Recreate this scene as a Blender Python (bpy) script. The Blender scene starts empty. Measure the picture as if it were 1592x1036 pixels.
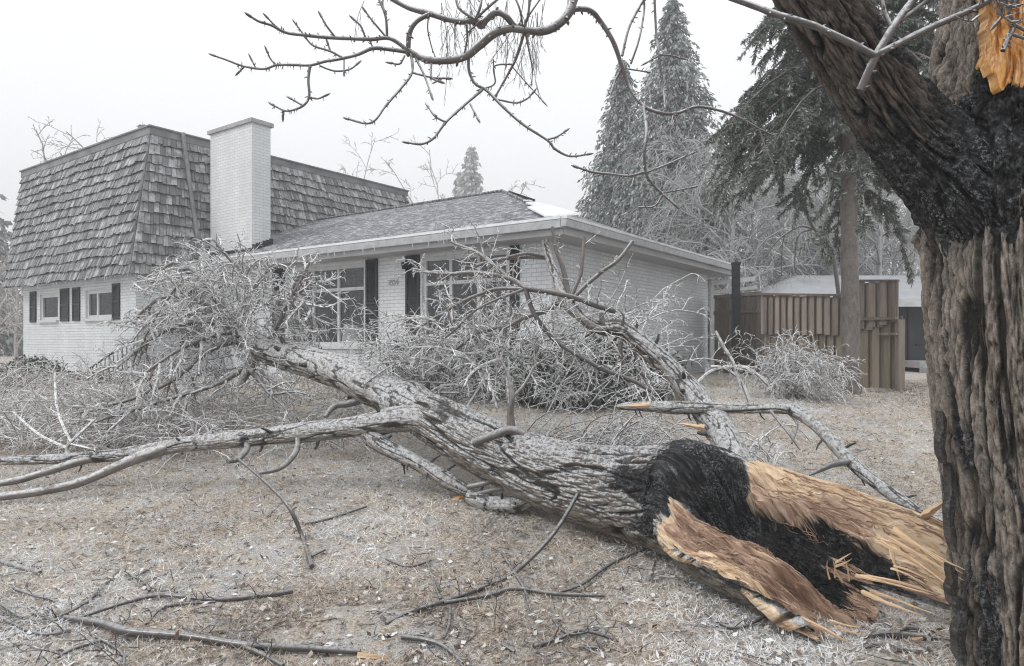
import bpy, math, random
import numpy as np
from mathutils import Vector
S = bpy.context.scene
COL = S.collection
random.seed(7); RNG = np.random.default_rng(7)

# ------------------------------------------------------------------ camera, sky, sun, exposure
H = 1.55; FPX = 1060.0; HY = 528.0
cam = bpy.data.cameras.new('camera'); cam.sensor_width = 36; cam.lens = 36*FPX/1592
cam.shift_y = (HY-518)/1592; cam.clip_start = 0.05; cam.clip_end = 1000
co = bpy.data.objects.new('camera', cam); COL.objects.link(co)
co.location = (0, 0, H); co.rotation_euler = (math.pi/2, 0, 0); S.camera = co

SUN_EL, SUN_AZ = math.radians(48), math.radians(250)     # azimuth clockwise from +Y: soft light from the left, slightly behind the camera
w = bpy.data.worlds.new('World'); S.world = w; w.use_nodes = True
nt = w.node_tree; nt.nodes.clear()
out = nt.nodes.new('ShaderNodeOutputWorld'); bg = nt.nodes.new('ShaderNodeBackground')
sky = nt.nodes.new('ShaderNodeTexSky'); sky.sky_type = 'NISHITA'; sky.sun_disc = False
sky.sun_elevation = SUN_EL; sky.sun_rotation = SUN_AZ; sky.dust_density = 4; sky.air_density = 1.0
hs = nt.nodes.new('ShaderNodeHueSaturation'); hs.inputs['Saturation'].default_value = 0.15
mx = nt.nodes.new('ShaderNodeMix'); mx.data_type = 'RGBA'; mx.inputs[0].default_value = 0.85
mx.inputs[7].default_value = (9.6, 9.75, 10.0, 1)          # the overcast layer
nt.links.new(sky.outputs[0], hs.inputs['Color']); nt.links.new(hs.outputs[0], mx.inputs[6])
nt.links.new(mx.outputs[2], bg.inputs['Color']); bg.inputs['Strength'].default_value = 0.118
nt.links.new(bg.outputs[0], out.inputs['Surface'])
sl = bpy.data.lights.new('sun', 'SUN'); sl.energy = 1.1; sl.angle = math.radians(18); sl.color = (1, .985, .96)
so = bpy.data.objects.new('sun', sl); COL.objects.link(so)
sd = Vector((math.sin(SUN_AZ)*math.cos(SUN_EL), math.cos(SUN_AZ)*math.cos(SUN_EL), math.sin(SUN_EL)))
so.rotation_euler = sd.to_track_quat('Z', 'Y').to_euler(); so.location = (0, 0, 30)
S.view_settings.view_transform = 'Standard'; S.view_settings.look = 'None'
S.view_settings.exposure = 0.3; S.view_settings.gamma = 1.0
S.render.engine = 'CYCLES'; S.cycles.max_bounces = 6; S.cycles.transparent_max_bounces = 12
S.cycles.use_denoising = True; S.cycles.denoising_input_passes = 'RGB_ALBEDO_NORMAL'; S.cycles.denoising_prefilter = 'NONE'; S.cycles.filter_width = 1.15
HAZE = 0.0046

# ------------------------------------------------------------------ helpers
def A3(p): return np.asarray(p, float)
def at(px, py, Y): return np.array([(px-796)/FPX*Y, Y, H-(py-HY)/FPX*Y])
def sst(x, a=0., b=1.):
    t = np.clip((np.asarray(x, float)-a)/(b-a), 0, 1); return t*t*(3-2*t)
def gz(x, y): return 0.68*sst(y, 3.8, 12.0)-.26*sst(-np.asarray(x, float), 6.5, 10.)*sst(y, 11, 15)
def gp(px, py, lift=0.0):                                   # point of the lawn seen at a pixel
    Y = 5.0
    for _ in range(60):
        z = gz(0, Y)+lift
        Y = 0.5*Y+0.5*(H-z)*FPX/max(py-HY, 1)
    p = at(px, py, Y); return p
def nrm(v): v = A3(v); return v/(np.linalg.norm(v)+1e-12)
def _h(i, j, k):
    n = (i.astype(np.uint32)*np.uint32(374761393)) ^ (j.astype(np.uint32)*np.uint32(668265263)) ^ (k.astype(np.uint32)*np.uint32(2246822519))
    n = (n ^ (n >> np.uint32(13)))*np.uint32(1274126177); n = n ^ (n >> np.uint32(16))
    return (n & np.uint32(0xffffff)).astype(float)/float(0xffffff)
def vn(p):                                                   # value noise, 0..1, any (...,3) array
    p = np.asarray(p, float)+1000.0; i = np.floor(p).astype(np.int64); f = p-i; f = f*f*(3-2*f)
    x, y, z = i[..., 0], i[..., 1], i[..., 2]; r = 0
    for a in (0, 1):
        for b in (0, 1):
            for c in (0, 1):
                wt = (f[..., 0] if a else 1-f[..., 0])*(f[..., 1] if b else 1-f[..., 1])*(f[..., 2] if c else 1-f[..., 2])
                r = r+wt*_h(x+a, y+b, z+c)
    return r
def fbm(p, o=4):
    p = np.asarray(p, float); r = 0; a = .5; t = 0
    for k in range(o): r = r+a*vn(p*2**k+k*17.3); t += a; a *= .5
    return r/t

class G:                                                     # collects geometry; built as ONE mesh object
    def __init__(s): s.v = []; s.f4 = []; s.f3 = []; s.u = []; s.c = []; s.n = 0
    def add(s, v, f, uvm=None, col=None):
        v = np.asarray(v, float).reshape(-1, 3); m = len(v)
        s.v.append(v); f = np.asarray(f, np.int64)
        (s.f4 if f.shape[1] == 4 else s.f3).append(f+s.n)
        s.u.append(np.zeros((m, 3)) if uvm is None else np.broadcast_to(np.asarray(uvm, float), (m, 3)))
        s.c.append(np.zeros((m, 4)) if col is None else np.broadcast_to(np.asarray(col, float), (m, 4)))
        s.n += m; return s
    def quad(s, a, b, c, d, uv0=(0, 0), r=None):
        a, b, c, d = map(A3, (a, b, c, d)); L = np.linalg.norm(b-a); W = np.linalg.norm(d-a)
        r = random.random() if r is None else r
        return s.add([a, b, c, d], [[0, 1, 2, 3]], [[uv0[0], uv0[1], r], [uv0[0]+L, uv0[1], r], [uv0[0]+L, uv0[1]+W, r], [uv0[0], uv0[1]+W, r]])
    def hexa(s, P, r=None, end=None):                                  # 8 corners: 0-3 bottom ring, 4-7 top ring
        P = [A3(p) for p in P]; r = random.random() if r is None else r
        for q in ((3, 2, 1, 0), (4, 5, 6, 7), (0, 1, 5, 4), (1, 2, 6, 5), (2, 3, 7, 6), (3, 0, 4, 7)):
            s.quad(*[P[i] for i in q], r=r)
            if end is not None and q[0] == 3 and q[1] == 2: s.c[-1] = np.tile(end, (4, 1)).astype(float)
        return s
    def box(s, o, ex, ey, ez, r=None):                       # corner + three edge vectors
        o, ex, ey, ez = map(A3, (o, ex, ey, ez))
        return s.hexa([o, o+ex, o+ex+ey, o+ey, o+ez, o+ex+ez, o+ex+ey+ez, o+ey+ez], r)
    def tube(s, pts, rad, n=6, cap=True, r=None, jit=0.0):
        P = np.asarray(pts, float); m = len(P); R = np.broadcast_to(np.asarray(rad, float), (m,))
        T = np.gradient(P, axis=0); T /= np.linalg.norm(T, axis=1)[:, None]+1e-12
        d = np.abs(nrm(P[-1]-P[0])); ref = np.zeros(3); ref[int(np.argmin(d))] = 1
        N1 = np.cross(T, ref); N1 /= np.linalg.norm(N1, axis=1)[:, None]+1e-9; N2 = np.cross(T, N1)
        th = np.arange(n)*2*math.pi/n
        ring = P[:, None]+R[:, None, None]*(np.cos(th)[None, :, None]*N1[:, None]+np.sin(th)[None, :, None]*N2[:, None])
        if jit: ring = ring+(vn(ring*9)[..., None]-.5)*jit*R[:, None, None]*(ring-P[:, None])/R[:, None, None].clip(1e-6)
        L = np.concatenate([[0], np.cumsum(np.linalg.norm(np.diff(P, axis=0), axis=1))])
        r = random.random() if r is None else r
        uv = np.zeros((m, n, 3)); uv[..., 0] = np.arange(n)[None]/n*2*math.pi*R.mean(); uv[..., 1] = L[:, None]; uv[..., 2] = r
        i = np.arange(m-1)[:, None]*n; j = np.arange(n)[None]; k = (j+1) % n
        F = np.stack([i+j, i+k, i+n+k, i+n+j], -1).reshape(-1, 4)
        s.add(ring.reshape(-1, 3), F, uv.reshape(-1, 3))
        if cap and n >= 3:
            for q in (0, m-1):
                base = ring[q]; c = P[q]
                vv = np.vstack([base, c[None]]); ff = [[a, (a+1) % n, n] for a in range(n)]
                s.add(vv, ff, [uv[q, 0, 0], uv[q, 0, 1], r])
        return s
    def build(s, name, mat, parent=None, smooth=False, kind=None):
        V = np.concatenate(s.v) if s.v else np.zeros((0, 3)); V = V-origin(parent)
        me = bpy.data.meshes.new(name)
        f4 = np.concatenate(s.f4) if s.f4 else np.zeros((0, 4), np.int64); f3 = np.concatenate(s.f3) if s.f3 else np.zeros((0, 3), np.int64)
        lp = np.concatenate([f4.ravel(), f3.ravel()]); nf = len(f4)+len(f3)
        tot = np.concatenate([np.full(len(f4), 4), np.full(len(f3), 3)]); st = np.concatenate([[0], np.cumsum(tot)[:-1]]) if nf else np.zeros(0)
        me.vertices.add(len(V)); me.vertices.foreach_set('co', V.astype(np.float32).ravel())
        me.loops.add(len(lp)); me.loops.foreach_set('vertex_index', lp.astype(np.int32))
        me.polygons.add(nf); me.polygons.foreach_set('loop_start', st.astype(np.int32)); me.polygons.foreach_set('loop_total', tot.astype(np.int32))
        me.polygons.foreach_set('use_smooth', np.full(nf, bool(smooth)))
        a = me.attributes.new('uvm', 'FLOAT_VECTOR', 'POINT'); a.data.foreach_set('vector', np.concatenate(s.u).astype(np.float32).ravel())
        a = me.attributes.new('Col', 'FLOAT_COLOR', 'POINT'); a.data.foreach_set('color', np.concatenate(s.c).astype(np.float32).ravel())
        me.update(calc_edges=True); me.validate()
        for m_ in (mat if isinstance(mat, (list, tuple)) else [mat]): me.materials.append(m_)
        o = bpy.data.objects.new(name, me); COL.objects.link(o)
        if parent is not None: o.parent = parent
        if kind: o['kind'] = kind
        return o
def origin(o):
    p = np.zeros(3)
    while o is not None: p = p+A3(o.location); o = o.parent
    return p
def thing(name, label, cat, loc, group=None):
    o = bpy.data.objects.new(name, None); COL.objects.link(o); o.location = tuple(float(x) for x in loc); o.empty_display_size = .1
    o['label'] = label; o['category'] = cat
    if group: o['group'] = group
    return o
def tag(o, label, cat, group=None):
    o['label'] = label; o['category'] = cat
    if group: o['group'] = group
    return o
def solo(g, name, mat, label, cat, loc, group=None, smooth=False):   # a thing that is one mesh, origin at its base
    loc = A3(loc)
    for i in range(len(g.v)): g.v[i] = g.v[i]-loc
    o = g.build(name, mat, None, smooth); o.location = tuple(loc); return tag(o, label, cat, group)
def smoothpath(P, R, k=6):                                    # Catmull-Rom through points with radii
    P = np.asarray(P, float); R = np.asarray(R, float); Q = np.column_stack([P, R]); n = len(Q)
    if n < 3: t = np.linspace(0, 1, k+1)[:, None]; X = Q[0]*(1-t)+Q[-1]*t; return X[:, :3], X[:, 3]
    o = []
    for i in range(n-1):
        a = Q[max(i-1, 0)]; b = Q[i]; c = Q[i+1]; d = Q[min(i+2, n-1)]
        for t in np.arange(k)/k:
            o.append(.5*((2*b)+(-a+c)*t+(2*a-5*b+4*c-d)*t*t+(-a+3*b-3*c+d)*t**3))
    o.append(Q[-1]); o = np.array(o); return o[:, :3], np.maximum(o[:, 3], 1e-4)
def trace(L, Y=None):                                         # [(px,py,Y,width_px)] -> points, radii
    P = [at(q[0], q[1], q[2]) for q in L]; R = [q[3]*.5/FPX*q[2] for q in L]; return np.array(P), np.array(R)

# ------------------------------------------------------------------ materials
class NT:
    def __init__(s, name):
        s.m = bpy.data.materials.new(name); s.m.use_nodes = True; s.t = s.m.node_tree; s.t.nodes.clear()
        s.o = s.t.nodes.new('ShaderNodeOutputMaterial')
    def nd(s, ty, **kw):
        n = s.t.nodes.new(ty)
        for k, v in kw.items(): setattr(n, k, v)
        return n
    def put(s, sock, v):
        if isinstance(v, bpy.types.NodeSocket): s.t.links.new(v, sock)
        elif isinstance(v, (tuple, list)) and len(v) == 3 and sock.type == 'RGBA': sock.default_value = (*v, 1)
        else: sock.default_value = v
    def attr(s, name, out='Vector'): return s.nd('ShaderNodeAttribute', attribute_name=name).outputs[out]
    def obj(s): return s.nd('ShaderNodeTexCoord').outputs['Object']
    def nz(s): return s.sep(s.nd('ShaderNodeNewGeometry').outputs['Normal'])[2]
    def sep(s, v): n = s.nd('ShaderNodeSeparateXYZ'); s.put(n.inputs[0], v); return n.outputs
    def scale(s, v, sc): n = s.nd('ShaderNodeMapping'); s.put(n.inputs['Vector'], v); n.inputs['Scale'].default_value = sc; return n.outputs[0]
    def noise(s, v, sc, det=4, ro=.6, dist=0., out='Fac'):
        n = s.nd('ShaderNodeTexNoise'); s.put(n.inputs['Vector'], v); n.inputs['Scale'].default_value = sc; n.inputs['Detail'].default_value = det
        n.inputs['Roughness'].default_value = ro; n.inputs['Distortion'].default_value = dist; return n.outputs[out]
    def math(s, op, a, b=0., c=None):
        n = s.nd('ShaderNodeMath', operation=op); s.put(n.inputs[0], a); s.put(n.inputs[1], b)
        if c is not None: s.put(n.inputs[2], c)
        return n.outputs[0]
    def mr(s, v, a, b, c=0., d=1., smooth=False):
        n = s.nd('ShaderNodeMapRange'); n.clamp = True
        if smooth: n.interpolation_type = 'SMOOTHSTEP'
        s.put(n.inputs['Value'], v)
        for k, x in zip(('From Min', 'From Max', 'To Min', 'To Max'), (a, b, c, d)): n.inputs[k].default_value = x
        return n.outputs[0]
    def ramp(s, f, stops):
        n = s.nd('ShaderNodeValToRGB'); s.put(n.inputs[0], f); e = n.color_ramp.elements
        while len(e) < len(stops): e.new(.5)
        for i, (p, c) in enumerate(stops): e[i].position = p; e[i].color = (*c, 1)
        return n.outputs[0]
    def mix(s, f, a, b, bl='MIX'):
        n = s.nd('ShaderNodeMix', data_type='RGBA', blend_type=bl); s.put(n.inputs[0], f); s.put(n.inputs[6], a); s.put(n.inputs[7], b); return n.outputs[2]
    def bump(s, h, dist=.01, st=1., nrm=None):
        n = s.nd('ShaderNodeBump'); s.put(n.inputs['Height'], h); n.inputs['Distance'].default_value = dist; n.inputs['Strength'].default_value = st
        if nrm is not None: s.put(n.inputs['Normal'], nrm)
        return n.outputs[0]
    def done(s, col, rough=.8, bump=None, spec=.3, coat=0., coatr=.1, metal=0.):
        b = s.nd('ShaderNodeBsdfPrincipled'); s.put(b.inputs['Base Color'], col); s.put(b.inputs['Roughness'], rough); s.put(b.inputs['Metallic'], metal)
        s.put(b.inputs['Specular IOR Level'], spec)
        if bump is not None: s.put(b.inputs['Normal'], bump)
        s.put(b.inputs['Coat Weight'], coat); b.inputs['Coat Roughness'].default_value = coatr
        s.t.links.new(b.outputs[0], s.o.inputs['Surface']); return s.m

def m_plain(name, c, rough=.6, var=.12, sc=6., bumpd=0.002, spec=.3):
    n = NT(name); f = n.noise(n.obj(), sc, 5, .65)
    lo = tuple(x*(1-var) for x in c); hi = tuple(min(1, x*(1+var)) for x in c)
    return n.done(n.ramp(f, [(.3, lo), (.7, hi)]), rough, n.bump(n.noise(n.obj(), sc*12, 3), bumpd, .6), spec)
def m_brick(name, c):
    n = NT(name); uv = n.attr('uvm')
    b = n.nd('ShaderNodeTexBrick'); n.put(b.inputs['Vector'], uv)
    for k, v in (('Scale', 1.), ('Brick Width', .215), ('Row Height', .075), ('Mortar Size', .007), ('Mortar Smooth', .35), ('Bias', 0.)): b.inputs[k].default_value = v
    b.inputs['Color1'].default_value = (*[x*.95 for x in c], 1); b.inputs['Color2'].default_value = (*[min(1, x*1.04) for x in c], 1)
    b.inputs['Mortar'].default_value = (*[x*.70 for x in c], 1)
    st = n.noise(n.scale(uv, (1.3, .35, 1)), 1.6, 6, .65)
    col = n.mix(n.mr(st, .35, .7, .0, .55), b.outputs['Color'], tuple(x*.70 for x in c))
    h = n.math('ADD', n.math('MULTIPLY', b.outputs['Fac'], -1.), n.math('MULTIPLY', n.noise(uv, 35, 3), .5))
    return n.done(col, .75, n.bump(h, .008, .9), .25)
def m_shake(name):
    n = NT(name); uv = n.attr('uvm'); r = n.sep(uv)[2]
    g = n.noise(n.scale(uv, (38, 2.5, 1)), 1., 5, .6)
    col = n.mix(.55, n.ramp(g, [(.35, (.085, .085, .085)), (.65, (.25, .252, .255))]), n.ramp(r, [(0, (.14, .138, .135)), (.5, (.19, .19, .19)), (1, (.27, .275, .285))]))
    f = n.math('MULTIPLY', n.mr(n.noise(n.obj(), 5., 6, .7), .42, .6), n.mr(r, .1, .9))
    c = n.nd('ShaderNodeSeparateColor'); n.put(c.inputs[0], n.attr('Col', 'Color')); col = n.mix(c.outputs[0], col, (.028, .026, .025)); f = n.math('MULTIPLY', f, n.math('SUBTRACT', 1., c.outputs[0]))  # Col red marks the butt faces: row shadow lines painted near black
    return n.done(n.mix(n.math('MULTIPLY', f, .72), col, (.6, .615, .635)), .7, n.bump(g, .01, .8), .3)
def m_asphalt(name):
    n = NT(name); uv = n.attr('uvm')
    b = n.nd('ShaderNodeTexBrick'); n.put(b.inputs['Vector'], uv)
    for k, v in (('Scale', 1.), ('Brick Width', .32), ('Row Height', .14), ('Mortar Size', .008), ('Mortar Smooth', .2), ('Bias', 0.)): b.inputs[k].default_value = v
    b.inputs['Color1'].default_value = (.10, .102, .11, 1); b.inputs['Color2'].default_value = (.26, .265, .285, 1); b.inputs['Mortar'].default_value = (.07, .07, .075, 1)
    sp = n.noise(n.scale(uv, (1, 1.6, 1)), 7, 3, .9); big = n.noise(uv, .9, 5, .65)
    col = n.mix(n.mr(sp, .40, .60, .35, .9), b.outputs['Color'], n.ramp(sp, [(.42, (.03, .03, .036)), (.52, (.15, .155, .17)), (.60, (.55, .56, .58))]))
    col = n.mix(n.math('MULTIPLY', n.mr(big, .5, .75), .22), col, (.5, .51, .53))
    return n.done(col, .7, n.bump(n.math('ADD', n.math('MULTIPLY', b.outputs['Fac'], -.6), sp), .012, .8), .3)
def m_bark(name, dark, light, frost=.6, fth=(.15, .75), fcol=(.66, .675, .70), us=60., vs=7., coat=.25, bumpd=.008, warm=None, fs=30.):
    """bark with an ice crust on the sides that face up; Col.r = charred, Col.g = fresh wood, Col.b = ridge height"""
    n = NT(name); uv = n.attr('uvm'); o = n.obj()
    st = n.noise(n.scale(uv, (us, vs, 3.)), 1., 6, .65, .6)
    bl = n.noise(o, 7., 5, .65)
    col = n.ramp(st, [(.28, dark), (.72, light)])
    col = n.mix(n.mr(bl, .4, .7, 0, .5), col, warm if warm else tuple(x*1.25 for x in light))
    fr = n.math('MULTIPLY', n.mr(n.nz(), fth[0], fth[1], 0, 1, True), n.mr(n.noise(o, fs, 7, .8), .40, .54, .15, 1.))
    fr = n.math('MULTIPLY', fr, frost)
    col = n.mix(fr, col, fcol)
    return n.done(col, n.mr(bl, .3, .7, .35, .75), n.bump(st, bumpd, .9), .35, coat, .15)
def m_hero(name, frost=.5, dark=(.05, .042, .037), light=(.25, .215, .185), fth=(.2, .8), us=70., vs=13.):
    """thick furrowed bark; painted by Col: r charred, g fresh wood, b ridge"""
    n = NT(name); uv = n.attr('uvm'); o = n.obj(); c = n.nd('ShaderNodeSeparateColor'); n.put(c.inputs[0], n.attr('Col', 'Color')); ch, wd, rg = c.outputs
    st = n.noise(n.scale(uv, (us, vs, 3.)), 1., 8, .8, .3); fine = n.noise(n.scale(uv, (190., 75., 3.)), 1., 4, .8); bl = n.noise(o, 3.2, 5, .65)
    tone = n.math('SUBTRACT', n.math('ADD', n.math('ADD', n.math('MULTIPLY', st, .62), n.math('MULTIPLY', rg, .50)), n.math('MULTIPLY', fine, .50)), .31)
    bark = n.ramp(tone, [(.34, dark), (.50, tuple(.65*x+.35*y for x, y in zip(dark, light))), (.66, light), (.86, tuple(min(1, x*1.9) for x in light))])
    bark = n.mix(n.mr(bl, .52, .66, 0, .35), bark, (.17, .175, .145))
    bark = n.mix(n.mr(n.noise(n.scale(uv, (5, 1.6, 1)), 1., 5, .65), .52, .66, 0, .16), bark, (.23, .16, .125))
    fr = n.math('MULTIPLY', n.mr(n.nz(), fth[0], fth[1], 0, 1, True), n.mr(n.noise(o, 30., 7, .8), .44, .54, .05, 1.)); fr = n.math('MULTIPLY', fr, n.mr(rg, .12, .36, .15, 1.))
    bark = n.mix(n.math('MULTIPLY', fr, frost), bark, (.72, .735, .76))
    cs = n.noise(n.scale(uv, (34., 24., 3.)), 1., 8, .8, .5)
    char = n.ramp(cs, [(.38, (.003, .003, .0035)), (.50, (.012, .012, .013)), (.58, (.06, .062, .066)), (.70, (.20, .205, .215))])
    ch = n.mr(n.math('ADD', ch, n.math('MULTIPLY', n.math('SUBTRACT', n.math('ADD', n.math('MULTIPLY', cs, .6), n.math('MULTIPLY', rg, .4)), .5), -1.3)), .30, .70)
    cf = n.math('MULTIPLY', n.math('MULTIPLY', n.mr(n.noise(o, 75., 5, .8), .53, .60), n.mr(n.noise(o, 6., 4, .6), .42, .62)), n.mr(rg, .25, .6))
    char = n.mix(n.math('MULTIPLY', cf, .75), char, (.40, .42, .45))
    ws = n.noise(n.scale(uv, (70., 5., 3.)), 1., 7, .75, .5); wb = n.noise(n.scale(uv, (11., 3.5, 3.)), 1., 5, .65, .5)
    wood = n.ramp(ws, [(.32, (.10, .055, .036)), (.43, (.40, .255, .18)), (.54, (.64, .46, .34)), (.70, (.86, .71, .57))])
    wood = n.mix(n.mr(wb, .40, .52, .75, 0.), wood, n.ramp(ws, [(.34, (.05, .028, .021)), (.52, (.28, .165, .12)), (.70, (.55, .38, .29))]))
    pale = n.ramp(ws, [(.32, (.22, .12, .07)), (.41, (.60, .40, .25)), (.52, (.82, .63, .43)), (.70, (.92, .80, .63))])
    wood = n.mix(n.mr(rg, .55, .8), wood, pale)
    wd = n.mr(n.math('ADD', wd, n.math('MULTIPLY', n.math('SUBTRACT', ws, .5), 1.1)), .38, .62)
    col = n.mix(ch, bark, char); col = n.mix(wd, col, wood)
    h = n.math('ADD', st, n.math('MULTIPLY', fine, .7)); h = n.mix(wd, h, ws); h = n.mix(ch, h, cs)
    return n.done(col, .66, n.bump(h, .016, 1.), .3, n.mr(wd, 0, 1, .12, .0), .2)
def m_leaf(name, stops, rough=.6, frost=.0, fc=(.62, .64, .66), fth=(.1, .8), trans=.15):
    n = NT(name); r = n.sep(n.attr('uvm'))[2]; col = n.ramp(r, stops)
    if frost:
        col = n.mix(n.math('MULTIPLY', n.math('MULTIPLY', n.mr(n.noise(n.obj(), 2.0, 5, .7), .38, .62), n.mr(n.noise(n.obj(), 14., 3, .6), .3, .6)), frost), col, fc)
    return n.done(col, rough, None, .3)
def m_glass(name):
    n = NT(name); tr = n.nd('ShaderNodeBsdfTransparent'); tr.inputs[0].default_value = (.80, .83, .85, 1)
    gl = n.nd('ShaderNodeBsdfGlossy'); gl.inputs['Roughness'].default_value = .03; gl.inputs['Color'].default_value = (.9, .93, .95, 1)
    n.put(gl.inputs['Normal'], n.bump(n.noise(n.obj(), 1.2, 2), .02, .25))
    f = n.nd('ShaderNodeLayerWeight'); f.inputs[0].default_value = .12; mxn = n.nd('ShaderNodeMixShader')
    n.t.links.new(n.math('ADD', n.math('MULTIPLY', f.outputs['Facing'], .3), .05), mxn.inputs[0]); n.t.links.new(tr.outputs[0], mxn.inputs[1]); n.t.links.new(gl.outputs[0], mxn.inputs[2])
    n.t.links.new(mxn.outputs[0], n.o.inputs['Surface']); return n.m
def m_boards(name, a, b):
    n = NT(name); uv = n.attr('uvm'); r = n.sep(uv)[2]; g = n.noise(n.scale(uv, (60, 60, 1)), 1., 3, .6); o = n.scale(n.obj(), (30, 30, 1.6))
    g = n.noise(o, 1., 5, .65)
    col = n.mix(.5, n.ramp(g, [(.3, tuple(x*.45 for x in a)), (.7, b)]), n.ramp(r, [(0, tuple(x*.6 for x in a)), (.5, a), (1, b)]))
    return n.done(col, .85, n.bump(g, .006, .8), .2)
def m_lawn(name):
    n = NT(name); o = n.obj(); big = n.noise(o, .55, 5, .6); mid = n.noise(o, 5., 6, .7); fine = n.noise(o, 55., 5, .75); v = n.noise(o, 140., 3, .7)
    col = n.ramp(fine, [(.34, (.05, .038, .03)), (.45, (.35, .285, .22)), (.56, (.62, .535, .43)), (.70, (.80, .74, .66))])
    ice = n.ramp(v, [(.36, (.12, .115, .11)), (.5, (.47, .465, .46)), (.64, (.82, .825, .83))])
    col = n.mix(n.math('MULTIPLY', n.mr(mid, .36, .56), n.mr(big, .32, .6, .5, 1.)), col, ice)
    return n.done(col, .8, n.bump(n.math('ADD', fine, n.math('MULTIPLY', mid, .7)), .016, 1.), .3)

M = {}
M['brick'] = m_brick('painted_brick', (.71, .73, .75)); M['chimney_brick'] = m_brick('chimney_brick', (.74, .755, .76))
M['trim'] = m_plain('white_trim', (.55, .56, .565), .5, .15); M['soffit'] = m_plain('grey_soffit', (.44, .44, .45), .6, .06)
M['gutter'] = m_plain('gutter_metal', (.40, .41, .42), .45, .2); M['dark'] = m_plain('dark_shutter_paint', (.022, .024, .029), .5, .2)
M['black'] = m_plain('black_metal', (.018, .019, .021), .45, .2); M['found'] = m_plain('dark_foundation', (.05, .05, .053), .9, .3)
M['shake'] = m_shake('weathered_shakes'); M['asphalt'] = m_asphalt('asphalt_shingles'); M['parapet'] = m_plain('grey_flashing', (.20, .205, .21), .55, .35, 2.)
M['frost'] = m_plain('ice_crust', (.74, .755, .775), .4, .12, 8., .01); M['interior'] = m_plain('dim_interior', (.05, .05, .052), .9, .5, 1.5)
M['glass'] = m_glass('window_glass'); M['concrete'] = m_plain('concrete', (.36, .36, .355), .85, .25)
M['boards_red'] = m_boards('brown_fence_boards', (.23, .185, .155), (.43, .365, .32)); M['boards_green'] = m_boards('mossy_fence_boards', (.22, .185, .14), (.40, .34, .27))
M['boards_dark'] = m_boards('dark_fence_boards', (.17, .14, .12), (.32, .265, .235))
M['twig'] = m_bark('iced_twig', (.07, .062, .057), (.27, .25, .235), 1.0, (-.5, .25), (.84, .85, .86), 40, 12, .4, .002, fs=24.)
M['twig_brown'] = m_bark('brown_iced_twig', (.12, .10, .09), (.33, .285, .26), .85, (-.6, .4), (.72, .71, .705), 40, 12, .35, .002, fs=24.)
M['branch'] = m_bark('iced_branch', (.035, .03, .027), (.17, .15, .135), .55, (-.15, .7), (.60, .61, .625), 60, 9, .5, .005)
M['branch_dark'] = m_bark('wet_dark_branch', (.022, .019, .018), (.095, .082, .075), .42, (.3, .85), (.62, .63, .65), 60, 9, .7, .003)
M['over'] = m_bark('overhead_branch', (.020, .017, .016), (.125, .108, .10), .9, (-.1, .5), (.62, .63, .65), 60, 9, .7, .004)
M['limb'] = m_bark('grey_limb_bark', (.05, .044, .038), (.23, .205, .18), .9, (.0, .62), (.66, .665, .67), 42, 9, .15, .014, fs=22.)
M['hero'] = m_hero('fallen_trunk_bark', .85, (.03, .025, .021), (.21, .185, .16), (.0, .55))
M['stand'] = m_hero('standing_trunk_bark', .12, (.022, .018, .0155), (.27, .232, .20))
M['limb_dark'] = m_hero('charred_limb_bark', .10, (.008, .0075, .007), (.085, .066, .055))
M['limb_hero'] = m_hero('iced_limb_bark', 1.0, (.05, .044, .038), (.36, .33, .295), (-.4, .3), 90, 30)
M['wood'] = NT('fresh_split_wood'); _n = M['wood']; _ws = _n.noise(_n.scale(_n.attr('uvm'), (70, 5, 3)), 1., 6, .7, .4)
M['wood'] = _n.done(_n.ramp(_ws, [(.30, (.34, .19, .10)), (.46, (.64, .44, .27)), (.66, (.86, .68, .48))]), .65, _n.bump(_ws, .006, 1.), .3)
M['orange'] = NT('torn_orange_wood'); _n = M['orange']; _ws = _n.noise(_n.scale(_n.attr('uvm'), (30, 4, 3)), 1., 6, .7, .6); _wb = _n.noise(_n.obj(), 14., 5, .7)
M['orange'] = _n.done(_n.mix(_n.mr(_wb, .4, .65), _n.ramp(_ws, [(.30, (.14, .055, .015)), (.42, (.50, .22, .05)), (.54, (.70, .36, .10)), (.75, (.84, .54, .25))]), (.72, .47, .26)), .6, _n.bump(_ws, .006, 1.), .35)
M['spruce'] = m_leaf('spruce_needles', [(0, (.075, .085, .077)), (.5, (.17, .185, .172)), (.85, (.31, .325, .315)), (1, (.60, .62, .62))], .7, .8)  # frosted needles, paled further to paint in fog the thin haze lacks
M['spruce_far'] = m_leaf('far_spruce_needles', [(0, (.34, .35, .335)), (.5, (.46, .47, .45)), (1, (.62, .63, .61))], .8, .6)  # distance fog painted into the pale needle colours, with frost on top
M['pine'] = m_leaf('pine_needles', [(0, (.024, .031, .022)), (.5, (.085, .10, .074)), (.8, (.19, .205, .165)), (1, (.55, .57, .56))], .55, .35)
M['pine_trunk'] = m_bark('pine_bark', (.05, .041, .036), (.20, .172, .152), .15, (.2, .8), us=30., vs=10.)
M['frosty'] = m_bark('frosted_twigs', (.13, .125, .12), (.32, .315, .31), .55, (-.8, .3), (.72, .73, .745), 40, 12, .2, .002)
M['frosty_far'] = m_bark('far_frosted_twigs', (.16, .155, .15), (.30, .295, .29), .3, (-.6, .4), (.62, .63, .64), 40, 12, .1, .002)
M['shrub'] = m_leaf('shrub_leaves', [(0, (.012, .018, .012)), (.6, (.045, .06, .04)), (.9, (.12, .14, .11)), (1, (.45, .47, .47))], .5, .4)
M['hedge'] = m_leaf('pinkish_hedge_leaves', [(0, (.12, .09, .08)), (.5, (.27, .215, .2)), (1, (.5, .45, .43))], .7, .4)
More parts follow.
